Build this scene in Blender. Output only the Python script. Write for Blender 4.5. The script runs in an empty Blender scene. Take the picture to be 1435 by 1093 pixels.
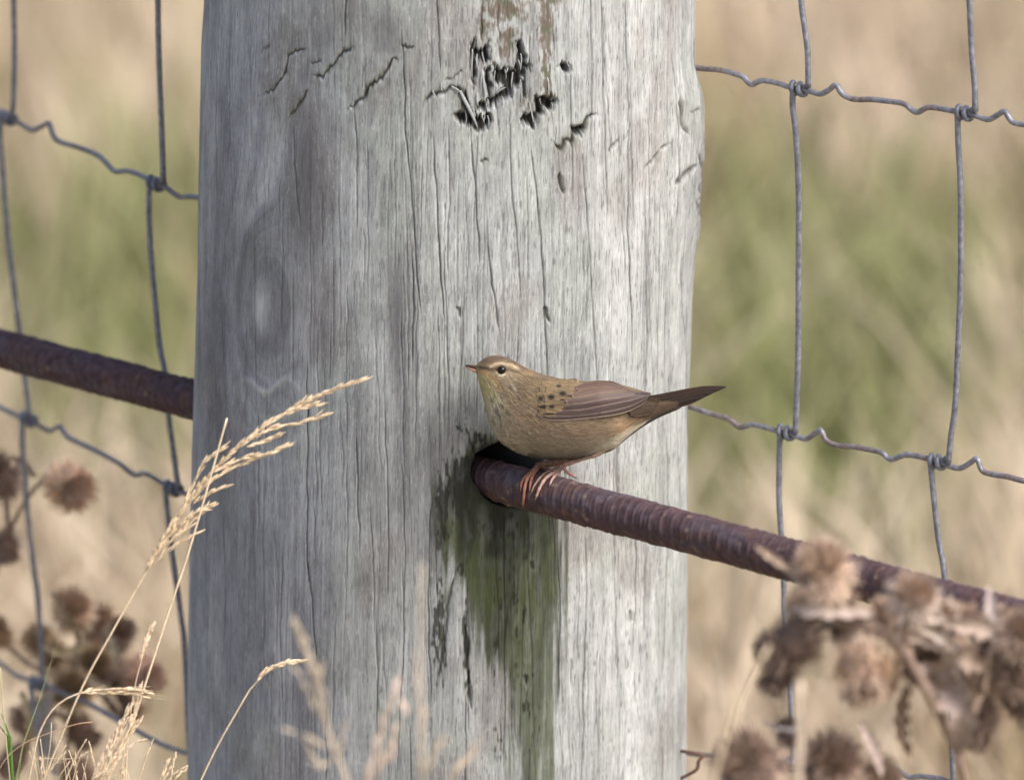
import bpy, math, random
import numpy as np
from mathutils import Vector

# ------------------------------------------------------------------ scene, camera, light
scene = bpy.context.scene
col = scene.collection
random.seed(7)
rng = np.random.default_rng(11)
R_ = math.radians

S = 0.00034            # metres per photograph pixel at the bird
D = 4.0                # camera distance
E = R_(15.5)           # camera looks down by this
F = D / S              # focal length in photograph pixels
LOOK = np.array([0.0, -0.14, 0.75])
FWD = np.array([0.0, math.cos(E), -math.sin(E)])
UP = np.array([0.0, math.sin(E), math.cos(E)])
CAM = LOOK - D * FWD
W0, H0 = 1435.0, 1093.0

cd = bpy.data.cameras.new('camera')
cam = bpy.data.objects.new('camera', cd)
col.objects.link(cam)
cam.location = CAM
cam.rotation_euler = (math.pi / 2 - E, 0, 0)
cd.sensor_width = 36.0
cd.lens = 36.0 * F / W0
cd.clip_start = 0.05
cd.clip_end = 2000
cd.dof.use_dof = True
cd.dof.focus_distance = D + 0.025
cd.dof.aperture_fstop = (cd.lens) / 41.0
scene.camera = cam

SUN_EL, SUN_AZ = R_(48), R_(55)      # azimuth measured from -Y (towards camera) to +X
world = bpy.data.worlds.new('World')
scene.world = world
world.use_nodes = True
wn = world.node_tree
bg = wn.nodes['Background']
sky = wn.nodes.new('ShaderNodeTexSky')
sky.sky_type = 'NISHITA'
sky.sun_disc = False
sky.sun_elevation = SUN_EL
sdir = Vector((math.sin(SUN_AZ) * math.cos(SUN_EL), -math.cos(SUN_AZ) * math.cos(SUN_EL), math.sin(SUN_EL)))
sky.sun_rotation = math.atan2(sdir.x, sdir.y)
sky.dust_density = 4.0
wn.links.new(sky.outputs[0], bg.inputs[0])
bg.inputs[1].default_value = 0.13
sl = bpy.data.lights.new('sun', 'SUN')
sl.energy = 1.9
sl.angle = R_(22)
sl.color = (1.0, 0.975, 0.93)
sun = bpy.data.objects.new('sun', sl)
col.objects.link(sun)
sun.rotation_euler = (-sdir).to_track_quat('-Z', 'Y').to_euler()
scene.view_settings.view_transform = 'Standard'
scene.view_settings.look = 'None'
scene.view_settings.gamma = 1
scene.view_settings.use_curve_mapping = False
scene.view_settings.exposure = 0.62

# ------------------------------------------------------------------ helpers
def ray(px, py):
    d = FWD + np.array([1.0, 0, 0]) * ((px - W0 / 2) / F) - UP * ((py - H0 / 2) / F)
    return d

def P(px, py, y):
    d = ray(px, py)
    t = (y - CAM[1]) / d[1]
    return CAM + d * t

def Pplane(px, py, p0, n):
    d = ray(px, py)
    t = np.dot(np.asarray(p0) - CAM, n) / np.dot(d, n)
    return CAM + d * t

def proj(v):
    r = v - CAM
    dep = r @ FWD
    return W0 / 2 + r[..., 0] / dep * F, H0 / 2 - (r @ UP) / dep * F

def tag(o, label=None, cat=None, group=None, kind=None):
    if label: o['label'] = label
    if cat: o['category'] = cat
    if group: o['group'] = group
    if kind: o['kind'] = kind
    return o

def empty(name, loc):
    o = bpy.data.objects.new(name, None)
    o.empty_display_size = 0.02
    o.location = Vector([float(a) for a in loc])
    col.objects.link(o)
    return o

def mesh_obj(name, verts, faces, mat, parent=None, colors=None, smooth=True):
    """verts Nx3 world coordinates; faces MxK array (same K) or list of arrays"""
    verts = np.asarray(verts, dtype=np.float64)
    if parent is not None:
        off = np.zeros(3)
        p = parent
        while p is not None:
            off += np.array(p.location); p = p.parent
        verts = verts - off
    me = bpy.data.meshes.new(name)
    fl = faces if isinstance(faces, list) else [faces]
    fl = [np.asarray(f, dtype=np.int32) for f in fl if len(f)]
    nl = sum(f.size for f in fl)
    nf = sum(len(f) for f in fl)
    me.vertices.add(len(verts)); me.loops.add(nl); me.polygons.add(nf)
    me.vertices.foreach_set('co', verts.astype(np.float32).ravel())
    me.loops.foreach_set('vertex_index', np.concatenate([f.ravel() for f in fl]))
    tot = np.concatenate([np.full(len(f), f.shape[1], np.int32) for f in fl])
    st = np.concatenate([[0], np.cumsum(tot)[:-1]]).astype(np.int32)
    me.polygons.foreach_set('loop_start', st)
    me.polygons.foreach_set('loop_total', tot)
    if smooth: me.polygons.foreach_set('use_smooth', np.ones(nf, bool))
    me.update(calc_edges=True)
    me.validate()
    if colors is not None:
        a = me.color_attributes.new('tint', 'FLOAT_COLOR', 'POINT')
        c = np.ones((len(verts), 4), np.float32); c[:, :colors.shape[1]] = colors
        a.data.foreach_set('color', c.ravel())
    if mat: me.materials.append(mat)
    o = bpy.data.objects.new(name, me)
    col.objects.link(o)
    if parent is not None: o.parent = parent
    return o

def grid_faces(nr, nc, wrap=False):
    r = np.arange(nr - 1)[:, None]; c = np.arange(nc if wrap else nc - 1)[None, :]
    c2 = (c + 1) % nc
    a = r * nc + c; b = r * nc + c2; d = (r + 1) * nc + c; e = (r + 1) * nc + c2
    return np.stack([a, b, e, d], -1).reshape(-1, 4)

def catmull(pts, n):
    pts = np.asarray(pts, float)
    if len(pts) == 2:
        t = np.linspace(0, 1, n)[:, None]
        return pts[0] * (1 - t) + pts[1] * t
    p = np.vstack([2 * pts[0] - pts[1], pts, 2 * pts[-1] - pts[-2]])
    seg = np.linalg.norm(np.diff(pts[:, :min(3, pts.shape[1])], axis=0), axis=1) + 1e-9
    cum = np.concatenate([[0], np.cumsum(seg)]); cum /= cum[-1]
    u = np.linspace(0, 1, n)
    i = np.clip(np.searchsorted(cum, u, side='right') - 1, 0, len(pts) - 2)
    t = ((u - cum[i]) / (cum[i + 1] - cum[i]))[:, None]
    a, b, c, d = p[i], p[i + 1], p[i + 2], p[i + 3]
    return 0.5 * (2 * b + (c - a) * t + (2 * a - 5 * b + 4 * c - d) * t ** 2 + (3 * b - a - 3 * c + d) * t ** 3)

def tube(path, rad, nseg=8):
    path = np.asarray(path, float); n = len(path)
    rad = np.broadcast_to(np.asarray(rad, float), (n,))
    T = np.gradient(path, axis=0); T /= np.linalg.norm(T, axis=1)[:, None] + 1e-12
    ref = np.array([0.0, 1.0, 0.0]) if abs(T[0, 1]) < 0.9 else np.array([1.0, 0, 0])
    N = np.cross(T[0], ref); N /= np.linalg.norm(N)
    Ns = [N]
    for k in range(1, n):
        N = N - T[k] * np.dot(N, T[k]); N /= np.linalg.norm(N) + 1e-12; Ns.append(N)
    Ns = np.array(Ns); B = np.cross(T, Ns)
    a = np.linspace(0, 2 * np.pi, nseg, endpoint=False)
    v = path[:, None] + rad[:, None, None] * (Ns[:, None] * np.cos(a)[None, :, None] + B[:, None] * np.sin(a)[None, :, None])
    v = v.reshape(-1, 3)
    f = grid_faces(n, nseg, True)
    k = len(v)
    v = np.vstack([v, path[0], path[-1]])
    i = np.arange(nseg); j = (i + 1) % nseg
    caps = np.vstack([np.stack([j, i, np.full(nseg, k)], 1),
                      np.stack([(n - 1) * nseg + i, (n - 1) * nseg + j, np.full(nseg, k + 1)], 1)])
    return v, f, caps

class Acc:
    def __init__(s): s.v = []; s.q = []; s.t = []; s.c = []; s.n = 0
    def add(s, v, q=None, t=None, c=None):
        v = np.asarray(v, float)
        if q is not None and len(q): s.q.append(np.asarray(q) + s.n)
        if t is not None and len(t): s.t.append(np.asarray(t) + s.n)
        s.v.append(v)
        if c is not None: s.c.append(np.broadcast_to(np.asarray(c, float), (len(v), 3)))
        s.n += len(v)
    def tube(s, path, rad, nseg=8, c=None):
        v, q, t = tube(path, rad, nseg); s.add(v, q, t, c)
    def build(s, name, mat, parent=None, smooth=True):
        fs = []
        if s.q: fs.append(np.vstack(s.q))
        if s.t: fs.append(np.vstack(s.t))
        return mesh_obj(name, np.vstack(s.v), fs, mat, parent, np.vstack(s.c) if s.c else None, smooth)

_tabs = {}
def vnoise(x, y, seed=0):
    if seed not in _tabs: _tabs[seed] = np.random.default_rng(seed + 100).random((256, 256)).astype(np.float32)
    T = _tabs[seed]
    xi = np.floor(x).astype(np.int64); yi = np.floor(y).astype(np.int64)
    fx = x - xi; fy = y - yi
    fx = fx * fx * (3 - 2 * fx); fy = fy * fy * (3 - 2 * fy)
    x0 = xi & 255; x1 = (xi + 1) & 255; y0 = yi & 255; y1 = (yi + 1) & 255
    return (T[y0, x0] * (1 - fx) + T[y0, x1] * fx) * (1 - fy) + (T[y1, x0] * (1 - fx) + T[y1, x1] * fx) * fy

def fbm(x, y, seed=0, o=4):
    r = 0; a = 0.5; s = 0
    for k in range(o):
        r = r + a * vnoise(x * 2 ** k + 13.1 * k, y * 2 ** k + 7.7 * k, seed + k); s += a; a *= 0.5
    return r / s

def ss(a, b, x):
    t = np.clip((x - a) / (b - a), 0, 1); return t * t * (3 - 2 * t)

def mixc(a, b, t):
    return a * (1 - t[..., None]) + np.asarray(b) * t[..., None]

def principled(name, rough=0.8, base=(0.5, 0.5, 0.5), attr=False, spec=0.3, metal=0.0):
    m = bpy.data.materials.new(name); m.use_nodes = True
    nt = m.node_tree; b = nt.nodes['Principled BSDF']
    b.inputs['Roughness'].default_value = rough
    b.inputs['Base Color'].default_value = (*base, 1)
    b.inputs['Specular IOR Level'].default_value = spec
    b.inputs['Metallic'].default_value = metal
    src = None
    if attr:
        a = nt.nodes.new('ShaderNodeVertexColor'); a.layer_name = 'tint'
        nt.links.new(a.outputs[0], b.inputs['Base Color']); src = a.outputs[0]
    return m, nt, b, src

def add_noise(nt, b, src, scale, lo, hi, base=None, stretch=(1, 1, 1), bump=0.0, dist=0.0005, detail=4, bscale=None):
    """multiply the base colour by a noise ramp and add fine bump"""
    tc = nt.nodes.new('ShaderNodeTexCoord'); mp = nt.nodes.new('ShaderNodeMapping')
    mp.inputs['Scale'].default_value = stretch
    nt.links.new(tc.outputs['Object'], mp.inputs[0])
    nz = nt.nodes.new('ShaderNodeTexNoise'); nz.inputs['Scale'].default_value = scale; nz.inputs['Detail'].default_value = detail
    nt.links.new(mp.outputs[0], nz.inputs['Vector'])
    mr = nt.nodes.new('ShaderNodeMapRange')
    mr.inputs['From Min'].default_value = 0.3; mr.inputs['From Max'].default_value = 0.7
    mr.inputs['To Min'].default_value = lo; mr.inputs['To Max'].default_value = hi
    nt.links.new(nz.outputs[0], mr.inputs[0])
    vm = nt.nodes.new('ShaderNodeVectorMath'); vm.operation = 'SCALE'
    if src is not None: nt.links.new(src, vm.inputs[0])
    else: vm.inputs[0].default_value = base
    nt.links.new(mr.outputs[0], vm.inputs['Scale'])
    nt.links.new(vm.outputs[0], b.inputs['Base Color'])
    if bump:
        bp = nt.nodes.new('ShaderNodeBump'); bp.inputs['Strength'].default_value = bump; bp.inputs['Distance'].default_value = dist
        if bscale:
            n2 = nt.nodes.new('ShaderNodeTexNoise'); n2.inputs['Scale'].default_value = bscale; n2.inputs['Detail'].default_value = 5
            nt.links.new(mp.outputs[0], n2.inputs['Vector']); nt.links.new(n2.outputs[0], bp.inputs['Height'])
        else: nt.links.new(nz.outputs[0], bp.inputs['Height'])
        nt.links.new(bp.outputs[0], b.inputs['Normal'])
    return vm.outputs[0]

# ------------------------------------------------------------------ materials
M_wood, nt, b, s_ = principled('weathered_wood', 0.85, attr=True, spec=0.25)
add_noise(nt, b, s_, 1300, 0.86, 1.14, stretch=(1, 1, 0.13), bump=0.22, dist=0.0004, detail=6)
M_rust, nt, b, s_ = principled('rusty_steel', 0.8, attr=True, spec=0.12, metal=0.0)
add_noise(nt, b, s_, 260, 0.7, 1.35, bump=0.5, dist=0.0006, detail=6)
M_wire, nt, b, s_ = principled('galvanised_wire', 0.5, attr=True, spec=0.5, metal=0.35)
add_noise(nt, b, s_, 380, 0.65, 1.35, bump=0.25, dist=0.0003, detail=5)
M_straw, nt, b, s_ = principled('dry_grass', 0.7, attr=True, spec=0.3)
add_noise(nt, b, s_, 600, 0.85, 1.15)
M_thistle, nt, b, s_ = principled('dead_thistle', 0.85, attr=True, spec=0.2)
add_noise(nt, b, s_, 300, 0.75, 1.25)
M_feather, nt, b, s_ = principled('bird_plumage', 0.75, attr=True, spec=0.25)
b.inputs['Sheen Weight'].default_value = 0.15
add_noise(nt, b, s_, 1300, 0.86, 1.14, stretch=(0.35, 1, 1), bump=0.3, dist=0.0004, detail=4)
M_flight, nt, b, s_ = principled('flight_feather', 0.55, attr=True, spec=0.35)
add_noise(nt, b, s_, 2500, 0.88, 1.12, stretch=(0.3, 1, 1), bump=0.2, dist=0.0002)
M_eye, nt, b, s_ = principled('bird_eye', 0.12, (0.006, 0.004, 0.003), spec=0.35)
M_bill, nt, b, s_ = principled('bird_bill', 0.4, attr=True, spec=0.45)
M_leg, nt, b, s_ = principled('bird_leg', 0.5, attr=True, spec=0.4)
add_noise(nt, b, s_, 1800, 0.85, 1.15, bump=0.2, dist=0.0002)
M_field, nt, b, s_ = principled('field_grass', 0.8, attr=True, spec=0.15)

# ------------------------------------------------------------------ ground
def patch_mix(px, py):
    """how green the field is, by place"""
    g = np.zeros_like(px)
    for (cx, cy, sx, sy, a) in [(130, 330, 190, 150, .62), (215, 240, 90, 60, .35), (60, 60, 130, 60, .15), (1050, 470, 150, 120, .62), (1210, 500, 110, 90, .5), (1190, 590, 60, 60, .3),
                                (1090, 240, 150, 90, .4), (1290, 250, 120, 70, .3), (1000, 330, 90, 60, .35), (1350, 380, 130, 90, .42), (1400, 740, 60, 60, .3),
                                (1270, 700, 50, 70, .3), (230, 960, 60, 90, .3), (110, 560, 120, 60, .3), (260, 70, 60, 60, .3), (120, 500, 200, 90, .3)]:
        g = g + a * np.exp(-((px - cx) / sx) ** 2 - ((py - cy) / sy) ** 2)
    return g * 1.22

def field_colour(x, y, r):
    v = np.stack([x, y, np.full_like(x, 0.12)], -1)
    px, py = proj(v)
    inside = np.exp(-np.clip(np.abs(px - 717) - 800, 0, None) / 300) * np.exp(-np.clip(np.abs(py - 546) - 650, 0, None) / 300)
    g = patch_mix(px, py) * inside + (1 - inside) * 0.35 * fbm(x * 2.5, y * 2.5, 51, 3)
    g = g + (fbm(x * 5, y * 3, 40, 3) - 0.5) * 0.8 + .04
    t = np.clip(g + (r - 0.5) * 0.4, 0, 1)
    tan = np.array([0.62, 0.525, 0.375]); pink = np.array([0.70, 0.57, 0.455]); grn = np.array([0.29, 0.305, 0.135]); brn = np.array([0.36, 0.28, 0.16])
    c = mixc(np.broadcast_to(tan, x.shape + (3,)), pink, np.clip(fbm(x * 3, y * 2, 60, 3) * 1.4 - .2, 0, 1))
    c = mixc(c, brn, ss(.5, .72, fbm(x * 6 + 9, y * 3, 70, 3)) * .85)
    c = mixc(c, grn, ss(.08, .62, t))
    return c

gx = np.concatenate([-np.geomspace(900, 3.2, 24), np.linspace(-3, 3, 100), np.geomspace(3.2, 900, 24)])
gy = np.concatenate([-np.geomspace(900, 5.2, 20), np.linspace(-5, 9, 220), np.geomspace(9.3, 900, 24)])
GX, GY = np.meshgrid(gx, gy)
def ground_z(x, y):
    return 0.05 * (fbm(x * 1.1 + 50, y * 1.1 + 50, 30, 3) - 0.5) * np.exp(-np.clip(np.hypot(x, y) - 20, 0, None) / 50)
GZ = ground_z(GX, GY)
near = ((np.abs(GX) < 3.5) & (GY > -5.2) & (GY < 9.5))
gc = field_colour(GX.ravel(), GY.ravel(), np.full(GX.size, .5)) * 0.8
far_c = np.array([0.24, 0.22, 0.11]) * (0.8 + 0.4 * fbm(GX.ravel() * .05, GY.ravel() * .05, 5, 3))[:, None]
gc = np.where(near.ravel()[:, None], gc, far_c)
M_ground, nt, b, s_ = principled('meadow_ground', 0.95, attr=True, spec=0.1)
add_noise(nt, b, s_, 30, 0.7, 1.3, bump=0.6, dist=0.02, detail=8)
tag(mesh_obj('ground', np.stack([GX.ravel(), GY.ravel(), GZ.ravel()], -1), grid_faces(len(gy), len(gx)), M_ground, None, gc), 'tan and green meadow ground behind the fence', None, None, 'structure')

# ------------------------------------------------------------------ meadow grass (uncountable)
def blades(n, x0, x1, y0, y1, hmin, hmax, wmin, wmax, seed, hfun=None, lift=1.0):
    r = np.random.default_rng(seed)
    x = r.uniform(x0, x1, n); y = r.uniform(y0, y1, n)
    h = r.uniform(hmin, hmax, n) * (0.5 + fbm(x * 4, y * 4, 80, 2))
    if hfun is not None: h = np.minimum(h, hfun(x, y))
    w = r.uniform(wmin, wmax, n); az = r.uniform(0, 2 * np.pi, n)
    lean = r.uniform(0.05, 0.75, n) * h; la = r.uniform(0, 2 * np.pi, n)
    base = np.stack([x, y, ground_z(x, y) - .01], -1)
    side = np.stack([np.cos(az), np.sin(az) * .6, np.zeros(n)], -1)
    ln = np.stack([np.cos(la), np.sin(la), np.zeros(n)], -1)
    lv = []
    for t, ww in ((0, 1.), (.4, .9), (.75, .6)):
        c = base + ln * (lean * t ** 2)[:, None] + np.array([0, 0, 1.]) * (h * (t - .15 * t * t))[:, None]
        lv += [c - side * (w * ww / 2)[:, None], c + side * (w * ww / 2)[:, None]]
    c = base + ln * lean[:, None] + np.array([0, 0, 1.]) * (h * .85)[:, None]
    V = np.stack(lv + [c], 1).reshape(-1, 3)
    k = np.arange(n)[:, None] * 7
    q = np.vstack([k + np.array([[0, 1, 3, 2]]), k + np.array([[2, 3, 5, 4]])])
    t = k + np.array([[4, 5, 6]])
    rr = r.random(n)
    cc = field_colour(x, y, rr) * lift * (0.75 + 0.5 * r.random(n))[:, None]
    C = np.repeat(cc, 7, axis=0)
    return V, q, t, C

A = Acc()
V, q, t, C = blades(120000, -2.6, 2.6, 0.95, 7.5, .07, .24, .003, .007, 1); A.add(V, q, t, C)
V, q, t, C = blades(16000, -1.8, 1.8, 0.35, .95, .06, .18, .002, .005, 2); A.add(V, q, t, C)
V, q, t, C = blades(22000, -2.2, 2.2, -2.0, .35, .06, .22, .002, .005, 3); A.add(V, q, t, C)
V, q, t, C = blades(260, -1.8, 1.8, 1.6, 5.0, .25, .5, .005, .009, 4, lift=1.05); A.add(V, q, t, np.clip(C * [1.05, 1.0, .95], 0, .85))
tag(A.build('meadow_grass', M_field), 'out of focus tan and green meadow grass filling the field behind the post', 'grass', None, 'stuff')

# ------------------------------------------------------------------ the timber post
PXL = [(-400, 290), (0, 286), (60, 282), (100, 281), (250, 278), (400, 276), (600, 270), (700, 267), (800, 265), (950, 263), (1093, 263), (1600, 262)]
PXR = [(-400, 968), (0, 974), (60, 974), (92, 974), (200, 973), (290, 973), (330, 973), (400, 971), (500, 967), (600, 964), (800, 963), (1093, 962), (1600, 962)]
vv = np.arange(-400, 1601, 10)
zrow = np.array([P(600, v, 0)[2] for v in vv])
xl = np.array([P(np.interp(v, *zip(*PXL)), v, 0)[0] for v in vv])
xr = np.array([P(np.interp(v, *zip(*PXR)), v, 0)[0] for v in vv])
def post_prof(z):
    a = np.interp(z, zrow[::-1], xl[::-1]); c = np.interp(z, zrow[::-1], xr[::-1])
    return (a + c) / 2, (c - a) / 2

# the bar (its axis, horizontal, running from behind left to in front right)
HX = 712.0
x712 = P(HX, 678.5, -0.117)
BAR_T = math.tan(R_(44))
def bar_pt(px):
    py = 488 + px * (872 - 488) / 1435.0
    n = np.array([BAR_T, 1.0, 0.0])
    return Pplane(px, py, x712, n)
bA, bB = bar_pt(-620), bar_pt(2050)
bdir = (bB - bA) / np.linalg.norm(bB - bA)
BAR_R = 29.5 * S
print('bar z', bA[2], bB[2])

# feature maps in photograph pixels over the post
FX0, FW, FH = 240, 780, 1193      # y offset 50 above the frame
FY0 = -50
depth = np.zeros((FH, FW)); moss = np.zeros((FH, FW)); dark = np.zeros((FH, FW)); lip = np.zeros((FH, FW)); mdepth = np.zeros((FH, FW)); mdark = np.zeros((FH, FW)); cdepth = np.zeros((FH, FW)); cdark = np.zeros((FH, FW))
YY, XX = np.mgrid[0:FH, 0:FW]; YY = YY + FY0; XX = XX + FX0
def stroke(arr, pts, wid, amp, taper=True, mode='max', dy=0):
    pts = [(p[0], p[1] + dy) for p in pts]
    L = [0]
    for a, c in zip(pts, pts[1:]): L.append(L[-1] + math.hypot(c[0] - a[0], c[1] - a[1]))
    for i, (a, c) in enumerate(zip(pts, pts[1:])):
        m = wid * 3 + 3
        x0 = int(max(min(a[0], c[0]) - m - FX0, 0)); x1 = int(min(max(a[0], c[0]) + m - FX0, FW))
        y0 = int(max(min(a[1], c[1]) - m - FY0, 0)); y1 = int(min(max(a[1], c[1]) + m - FY0, FH))
        if x1 <= x0 or y1 <= y0: continue
        X = XX[y0:y1, x0:x1]; Y = YY[y0:y1, x0:x1]
        dx, dyy = c[0] - a[0], c[1] - a[1]; l2 = dx * dx + dyy * dyy + 1e-9
        tt = np.clip(((X - a[0]) * dx + (Y - a[1]) * dyy) / l2, 0, 1)
        dd = np.hypot(X - a[0] - tt * dx, Y - a[1] - tt * dyy)
        s = (L[i] + tt * math.sqrt(l2)) / L[-1]
        w = wid * (np.clip(np.minimum(s, 1 - s) * 6, .25, 1) if taper else 1)
        val = amp * np.exp(-(dd / w) ** 2) * (np.clip(np.minimum(s, 1 - s) * 10, .3, 1) if taper else 1)
        arr[y0:y1, x0:x1] = np.maximum(arr[y0:y1, x0:x1], val)
def poly(arr, pts, amp, soft=1.5):
    x0 = int(min(p[0] for p in pts) - 8 - FX0); x1 = int(max(p[0] for p in pts) + 8 - FX0)
    y0 = int(min(p[1] for p in pts) - 8 - FY0); y1 = int(max(p[1] for p in pts) + 8 - FY0)
    acc = 0
    for ox, oy in ((0, 0), (soft, 0), (-soft, 0), (0, soft), (0, -soft)):
        X = XX[y0:y1, x0:x1] + ox; Y = YY[y0:y1, x0:x1] + oy
        ins = np.zeros(X.shape, bool)
        for (ax, ay), (cx, cy) in zip(pts, pts[1:] + pts[:1]):
            if ay == cy: continue
            ins ^= ((ay > Y) != (cy > Y)) & (X < (cx - ax) * (Y - ay) / (cy - ay) + ax)
        acc = acc + ins / 5.0
    arr[y0:y1, x0:x1] = np.maximum(arr[y0:y1, x0:x1], acc * amp)
z3 = lambda L: [(270 + x / 3.035, y / 3.035) for x, y in L]
z4 = lambda L: [(600 + x / 3.035, y / 3.035) for x, y in L]
notches = [
 (z3([(280, 408), (340, 380), (395, 310), (402, 240), (430, 222), (490, 208)]), 1.5, .9),
 (z3([(285, 230), (330, 185)]), 1.3, .5),
 (z3([(398, 505), (425, 480), (460, 430), (490, 375)]), 1.5, .75),
 (z3([(500, 275), (550, 258)]), 1.3, .6),
 (z3([(500, 320), (555, 326), (580, 290), (612, 258), (650, 215), (690, 198)]), 1.8, .9),
 (z3([(640, 468), (680, 452), (730, 412), (742, 372), (800, 335), (830, 290), (850, 255), (888, 250)]), 2.0, .95),
 (z3([(885, 185), (905, 205), (945, 200)]), 1.8, .7),
 (z4([(-20, 440), (0, 412), (60, 392), (100, 372), (135, 385), (150, 440), (170, 505)]), 2.6, 1),
 (z4([(60, 340), (105, 330), (150, 300)]), 1.5, .6),
 (z4([(522, 598), (562, 632), (580, 595), (612, 603), (618, 548), (662, 535), (682, 498), (735, 488)]), 2.5, 1),
 (z4([(770, 645), (785, 620), (812, 600)]), 1.8, .75),
 (z4([(860, 560), (830, 590)]), 1.3, .4),
 (z4([(920, 722), (960, 680), (990, 640), (1030, 608)]), 1.6, .65),
 (z4([(1045, 790), (1075, 735), (1112, 690)]), 2.2, .8),
 (z4([(1060, 410), (1068, 520), (1085, 580)]), 2.0, .8),
 (z4([(1085, 478), (1125, 462)]), 1.2, .6),
 (z4([(1110, 640), (1130, 700), (1125, 800), (1140, 960), (1130, 980)]), 2.2, .7),
 (z4([(1150, 560), (1165, 660), (1160, 780)]), 1.5, .6),
 (z4([(1128, 900), (1112, 860), (1140, 820)]), 1.6, .6),
 (z4([(552, 730), (558, 780), (570, 825)]), 2.4, .95),
 (z4([(220, 690), (255, 682)]), 1.8, .7),
 ([(762, 428), (766, 442), (770, 452)], 2.2, .9),
 ([(640, 430), (646, 445)], 1.8, .6), ([(744, 785), (748, 800)], 2.2, .7), ([(884, 855), (886, 870)], 2.0, .7),
 ([(655, 600), (660, 618), (668, 640)], 2.5, .9), ([(672, 606), (676, 622)], 2.5, .9), ([(640, 596), (650, 606)], 1.6, .7),
 ([(637, 800), (628, 850), (618, 930), (612, 960)], 2.8, .8), ([(650, 870), (654, 930), (660, 1000)], 2.4, .8), ([(622, 890), (616, 935)], 3.0, .7),
 ([(615, 700), (620, 760), (622, 800)], 3.5, .45), ([(734, 945), (738, 960)], 2.5, .7), ([(700, 1010), (702, 1060)], 1.5, .5),
]
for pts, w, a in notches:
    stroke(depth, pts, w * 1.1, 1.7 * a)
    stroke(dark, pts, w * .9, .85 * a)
    stroke(lip, pts, 4.0, .45 * a, dy=6); stroke(moss, pts, 7.0, a, dy=2)
masses = [
 z4([(192, 205), (230, 212), (256, 198), (262, 262), (225, 272), (196, 256)]),
 z4([(186, 150), (178, 240), (186, 330), (196, 380), (200, 300), (192, 220)]),
 z4([(268, 282), (300, 300), (340, 300), (376, 306), (380, 230), (386, 165), (396, 190), (402, 240), (440, 290), (412, 290), (402, 345), (368, 365), (356, 410), (290, 440), (205, 478), (198, 462), (258, 432), (322, 392), (330, 372), (275, 352), (282, 320)]),
 z4([(247, 300), (262, 300), (272, 420), (258, 430)]),
 z4([(118, 492), (150, 470), (185, 500), (225, 500), (262, 480), (268, 520), (236, 552), (200, 560), (160, 525), (122, 515)]),
 z4([(140, 390), (170, 420), (188, 520), (172, 520), (152, 450)]),
 z4([(392, 488), (430, 496), (470, 470), (458, 405), (486, 420), (520, 412), (540, 432), (530, 470), (500, 468), (470, 500), (455, 540), (425, 545), (410, 520)]),
 z4([(556, 265), (604, 268), (608, 302), (570, 302)]),
 z4([(612, 545), (655, 530), (668, 545), (645, 572), (615, 570)]),
 z4([(396, 330), (408, 330), (415, 430), (404, 430)]),
]
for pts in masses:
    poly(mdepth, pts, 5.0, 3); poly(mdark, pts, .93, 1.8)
# long drying checks
checks = [
 [(697, 0), (699, 50), (702, 92)], [(611, -50), (614, 60), (618, 110)], [(660, 180), (664, 240), (668, 300), (672, 380)], [(712, 150), (716, 240), (724, 340), (730, 430)],
 [(741, 180), (748, 240), (757, 330), (764, 440), (768, 560)], [(800, 85), (800, 200), (802, 290)], [(843, -50), (845, 90), (848, 220), (852, 330)],
 [(815, 200), (819, 260), (826, 350), (833, 480), (838, 560)], [(873, -50), (879, 90), (882, 200), (880, 330), (884, 420), (886, 540)],
 [(560, 20), (566, 90), (570, 200), (578, 280), (584, 380), (592, 470)], [(606, 180), (612, 280), (617, 380), (624, 470)], [(945, 130), (948, 220), (946, 330)],
 [(349, 60), (351, 130), (352, 230)], [(410, 170), (413, 250), (420, 330)], [(496, 140), (500, 230), (498, 330)],
 [(431, 480), (430, 600), (430, 720), (431, 800), (438, 850), (441, 900), (446, 960)], [(541, 540), (542, 640), (544, 740), (542, 850)], [(577, 350), (579, 430), (578, 520)],
 [(500, 600), (501, 700), (503, 780)], [(620, 340), (624, 420), (630, 560), (628, 640)], [(680, 330), (690, 400), (700, 470)], [(562, 640), (567, 760), (564, 850)],
 [(564, 780), (566, 900), (560, 1000), (556, 1093)], [(606, 680), (600, 820), (604, 1000)], [(708, 690), (706, 790), (708, 960), (706, 1093)],
 [(738, 730), (742, 860), (746, 960), (750, 1140)], [(782, 760), (785, 880), (780, 1000)], [(654, 960), (653, 1040), (652, 1120)], [(821, 735), (823, 850), (818, 1000), (816, 1120)],
 [(655, 800), (656, 880), (657, 960), (656, 1040)], [(890, 700), (893, 820), (886, 940)], [(935, 600), (937, 760), (930, 960)], [(527, 850), (528, 980), (527, 1100)], [(396, 760), (393, 880), (395, 1000)],
 [(312, 720), (316, 820), (314, 900)], [(360, 560), (362, 680), (361, 760)], [(863, 590), (866, 680), (862, 780)], [(905, 380), (908, 470), (904, 560)], [(306, 60), (303, 160), (305, 300)],
 [(455, 980), (457, 1100)], [(676, 0), (674, 60)], [(732, 20), (727, 90)], [(486, -50), (483, 60)],
]
r2 = random.Random(5)
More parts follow.
